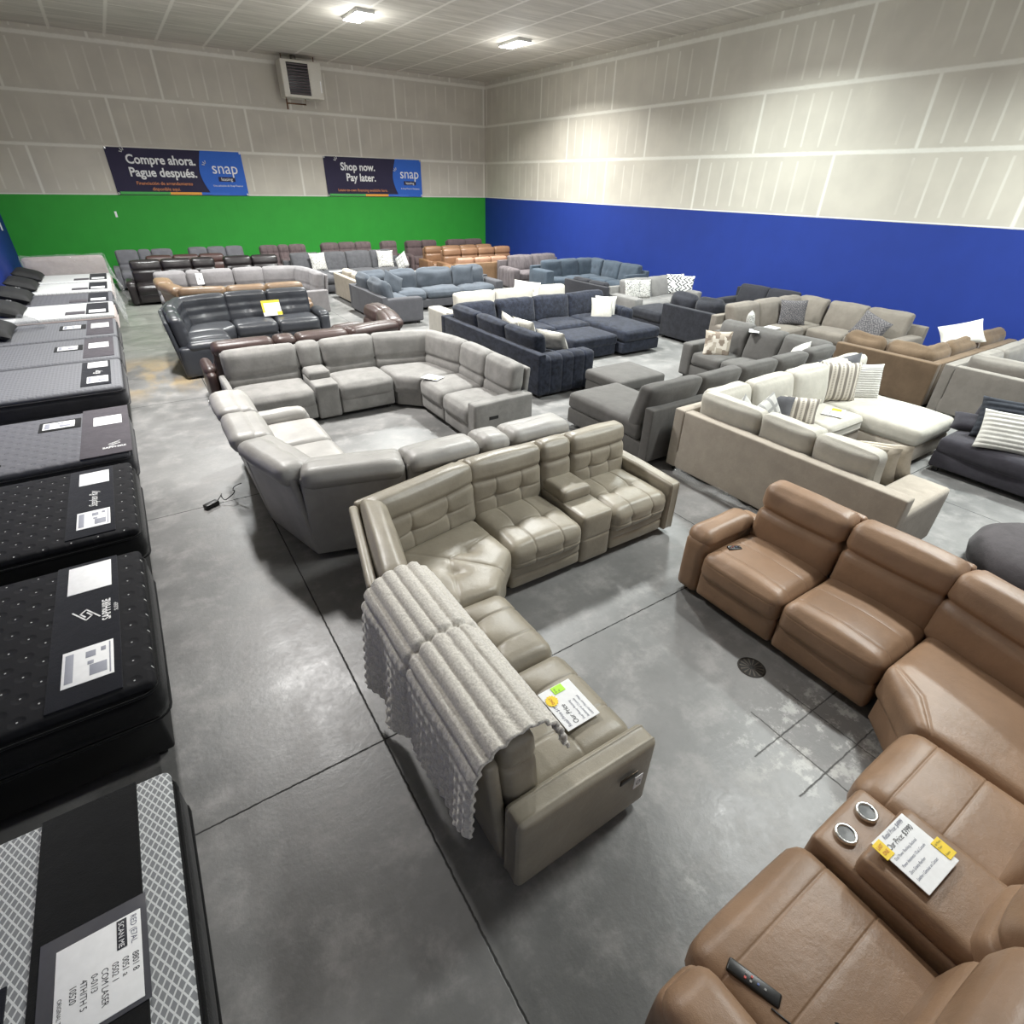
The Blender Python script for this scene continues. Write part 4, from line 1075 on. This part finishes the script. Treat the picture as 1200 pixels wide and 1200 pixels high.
# ------------------------------------------------------------------ wall things
def banner(label, x0, x1, z0, z1, big, subs, tail, splitx):
    t = thing('wall_banner', label, 'banner', ((x0+x1)/2, -.03, (z0+z1)/2))
    w, h = x1-x0, z1-z0
    m1 = plain('banner_indigo', '1b1435', .75); m2 = plain('banner_blue', '235ab8', .75)
    def sheet(name, pts, mat, y=0):
        return meshobj(name, [(p[0], y, p[1]) for p in pts], [list(range(len(pts)))], mat, t, smooth=False)
    N = 40; V = []; F = []
    for i in range(N+1):
        for j in range(9):
            u = i/N; v = j/8
            V.append((-w/2+w*u, -.006*math.sin(u*23+v*5)+0.004*math.sin(v*14), -h/2+h*v))
    for i in range(N):
        for j in range(8):
            a = i*9+j; F.append([a, a+9, a+10, a+1])
    meshobj('banner_cloth', V, F, m1, t)
    sx = -w/2+w*splitx
    arc = [(w/2, h/2), (sx+.12, h/2)]
    for k in range(1, 12):
        a = math.radians(60-k*8); arc.append((sx+.12-.28*math.cos(math.radians(90-k*15))*1+.0, h/2-h*k/12))
    arc = [(w/2, h/2)]
    for k in range(0, 13):
        v = k/12; arc.append((sx-.16*math.sin(v*PI*.75)+.42*max(0, v-.45)**1.3, h/2-h*v))
    arc.append((w/2, -h/2))
    sheet('blue_panel', arc, m2, -.012)
    for k, (a, b, c) in enumerate(((.02, .38, '3f9e46'), (.38, .62, 'e09a3a'), (.62, .84, '2a62c0'))):
        x_0 = -w/2+w*a; x_1 = -w/2+w*b
        sheet('colour_stripe', [(x_0, -h/2+.01), (x_1, -h/2+.01), (x_1, -h/2+.08), (x_0, -h/2+.08)], plain('stripe_'+c, c), -.014)
    Rv = Matrix(((1, 0, 0), (0, 0, -1), (0, 1, 0)))
    for k, l in enumerate(big):
        xx = -w/2+w*.125 if len(big[0]) > 9 else -w/2+w*(.155 if k == 0 else .20)
        text('banner_text', l, (xx, -.02, h/2-.40-.33*k), .33, M_logo, t, Rv, bold=.008, sx=.92)
    for k, l in enumerate(subs):
        text('banner_text', l, (-w/2+w*.36, -.02, (-h/2+.27-.15*k) if len(subs) > 1 else -h/2+.16), .125, plain('banner_orange_print', 'd98a55'), t, Rv, 'CENTER')
    lx = (sx+w/2)/2+.02
    text('banner_text', 'snap', (lx, -.022, .0), .46, M_logo, t, Rv, 'CENTER', sx=.95)
    sheet('logo_bar', [(lx-.25, -.22), (lx+.25, -.22), (lx+.25, -.09), (lx-.25, -.09)], m1, -.018)
    text('banner_text', 'leasing', (lx, -.024, -.195), .13, M_logo, t, Rv, 'CENTER')
    text('banner_text', tail, (lx, -.022, -.36), .075, M_logo, t, Rv, 'CENTER')
    for (ax, az) in ((-w/2+w*.13, h/2-.12), (lx-.52, .22)):
        for k in range(3):
            a = math.radians(100+k*35); d = Vector((math.cos(a), 0, math.sin(a)))
            tube('logo_spark', [Vector((ax, -.02, az))+d*.05, Vector((ax, -.02, az))+d*.13], .012, M_logo, t, k=4)
    for (qx, qz) in ((-w/2+.03, h/2-.03), (w/2-.03, h/2-.03), (-w/2+.03, -h/2+.03), (w/2-.03, -h/2+.03)):
        lathe('grommet', [(.012, 0), (.022, .004), (.03, 0)], (qx, -.018, qz), M_chrome, t, R=Rv, k=10)
banner('dark indigo banner reading Compre ahora. Pague después. above the green wall paint', -13.13, -9.38, 2.48, 3.70, ['Compre ahora.', 'Pague después.'], ['Financiación de arrendamiento', 'disponible aquí.'], 'Una solución de Snap Finance', .68)
banner('dark indigo banner reading Shop now. Pay later. right of the heater', -6.68, -2.93, 2.48, 3.70, ['Shop now.', 'Pay later.'], ['Lease-to-own financing available here.'], 'A Snap Finance Company', .72)

# unit heater near the ceiling
ht = thing('unit_heater', 'white boxy unit heater with dark louvres hung at the top of the back wall', 'heater', (-7.22, -.55, 5.68))
M_hw = plain('heater_enamel', 'c8c3b8', .4); M_louv = plain('louvre_dark', '2a2224', .5)
box_at('heater_case', (0, 0, 0), (1.24, .6, .95), M_hw, ht, r=.03)
box_at('louvre_recess', (-.12, -.30, 0), (.66, .02, .80), M_black, ht, r=.005)
for k in range(11):
    box_at('louvre', (-.12, -.318, -.36+k*.072), (.64, .035, .03), plain('louvre_slat', '4a3f44', .4), ht, r=.005, rot=(.5, 0, 0))
box_at('access_panel', (.42, -.305, .0), (.36, .012, .88), M_hw, ht, r=.005)
box_at('label_strip', (.55, -.313, -.15), (.03, .008, .3), M_white, ht, r=.002)
M_pipe = plain('rusty_pipe', '6a4a35', .6, .5)
tube('gas_pipe', [(-.55, -.1, -.48), (-.55, -.1, -.62), (.05, -.1, -.62), (.05, -.1, -.46)], .02, M_pipe, ht, k=8)
tube('pipe_leg', [(-.55, -.1, -.52), (-.55, -.1, -.78)], .024, M_pipe, ht, k=8)
for xx in (-.5, .5): tube('hanger_rod', [(xx, 0, .45), (xx, 0, .63)], .015, M_pipe, ht, k=6)
tube('flue_pipe', [(-.1, .1, .45), (-.1, .1, .62)], .09, plain('galvanised', '8a857c', .4, .8), ht, k=14)

tw = box_at('wall_scrape', (-13.35, -.004, 1.95), (.06, .006, .16), M_white, r=.002); tag(tw, 'small white scrape on the green wall', 'mark')
sw = box_at('wall_switch', (XL+.01, -.9, 1.72), (.02, .12, .2), M_white, r=.004); tag(sw, 'small white cover plate on the left blue wall', 'switch')

# crumpled plastic under the cream sofa edge
cf = crumple('plastic_wrap', lambda u, v: (-8.62-.06*math.sin(v*3), -18.9-1.6*u, .0+.12*v), 30, 5, 'crumpled clear plastic hanging below the back of the cream sectional')

# ceiling lights --------------------------------------------------
LK = .68
M_fix = plain('fixture_white', 'd8d8d4', .5)
def light(x, y, e, col, label, vis=True):
    t = thing('ceiling_light', label, 'light', (x, y, 6.235), group='high bay ceiling lights')
    box_at('fixture_body', (0, 0, .05), (.44, 1.0, .07), M_fix, t, r=.01)
    box_at('hanger_bracket', (.24, .35, .05), (.08, .1, .05), M_fix, t, r=.01)
    a = bpy.data.lights.new('high_bay_lamp', 'AREA'); a.shape = 'RECTANGLE'; a.size = .4; a.size_y = .95; a.energy = e*LK; a.color = col; a.spread = math.radians(142)
    o = bpy.data.objects.new('high_bay_lamp', a); COL.objects.link(o); o.location = (x, y, 6.22)
    p = bpy.data.lights.new('lamp_glow', 'POINT'); p.energy = e*.06; p.color = col; p.shadow_soft_size = .2
    o = bpy.data.objects.new('lamp_glow', p); COL.objects.link(o); o.location = (x, y, 5.95)
    m_ = bpy.data.materials.get('lamp_diffuser')
    if not m_:
        m_, nt, bs = newmat('lamp_diffuser'); bs.inputs['Emission Color'].default_value = (1, 1, .97, 1); bs.inputs['Emission Strength'].default_value = 14
    box_at('diffuser', (0, 0, .012), (.40, .95, .016), m_, t, r=.004)
light(-7.35, -6.55, 560, (.98, 1, .97), 'glowing rectangular ceiling light, left of the two in view')
light(-2.90, -6.50, 400, (.99, 1, .96), 'glowing rectangular ceiling light, right of the two in view')
light(-2.90, -13.9, 290, (.92, 1, .97), 'ceiling light outside the picture over the blue wall side')
light(-7.35, -13.9, 470, (.98, 1, .97), 'ceiling light outside the picture over the middle')
light(-12.6, -14.0, 360, (1, .98, .95), 'ceiling light outside the picture over the left aisle')
light(-2.90, -20.5, 400, (.92, 1, .97), 'ceiling light outside the picture toward the front right')
light(-7.35, -21.0, 170, (.97, 1, .97), 'added soft fill light out of view above the cream and camel sofas')  # unseen lamp and fixture added to brighten the camel sofa
light(-12.6, -6.5, 300, (.98, 1, .98), 'ceiling light outside the picture over the mattress row')

w = bpy.data.worlds.new('world'); SC.world = w; w.use_nodes = True
w.node_tree.nodes['Background'].inputs[0].default_value = (.8, .85, .9, 1)
w.node_tree.nodes['Background'].inputs[1].default_value = .34
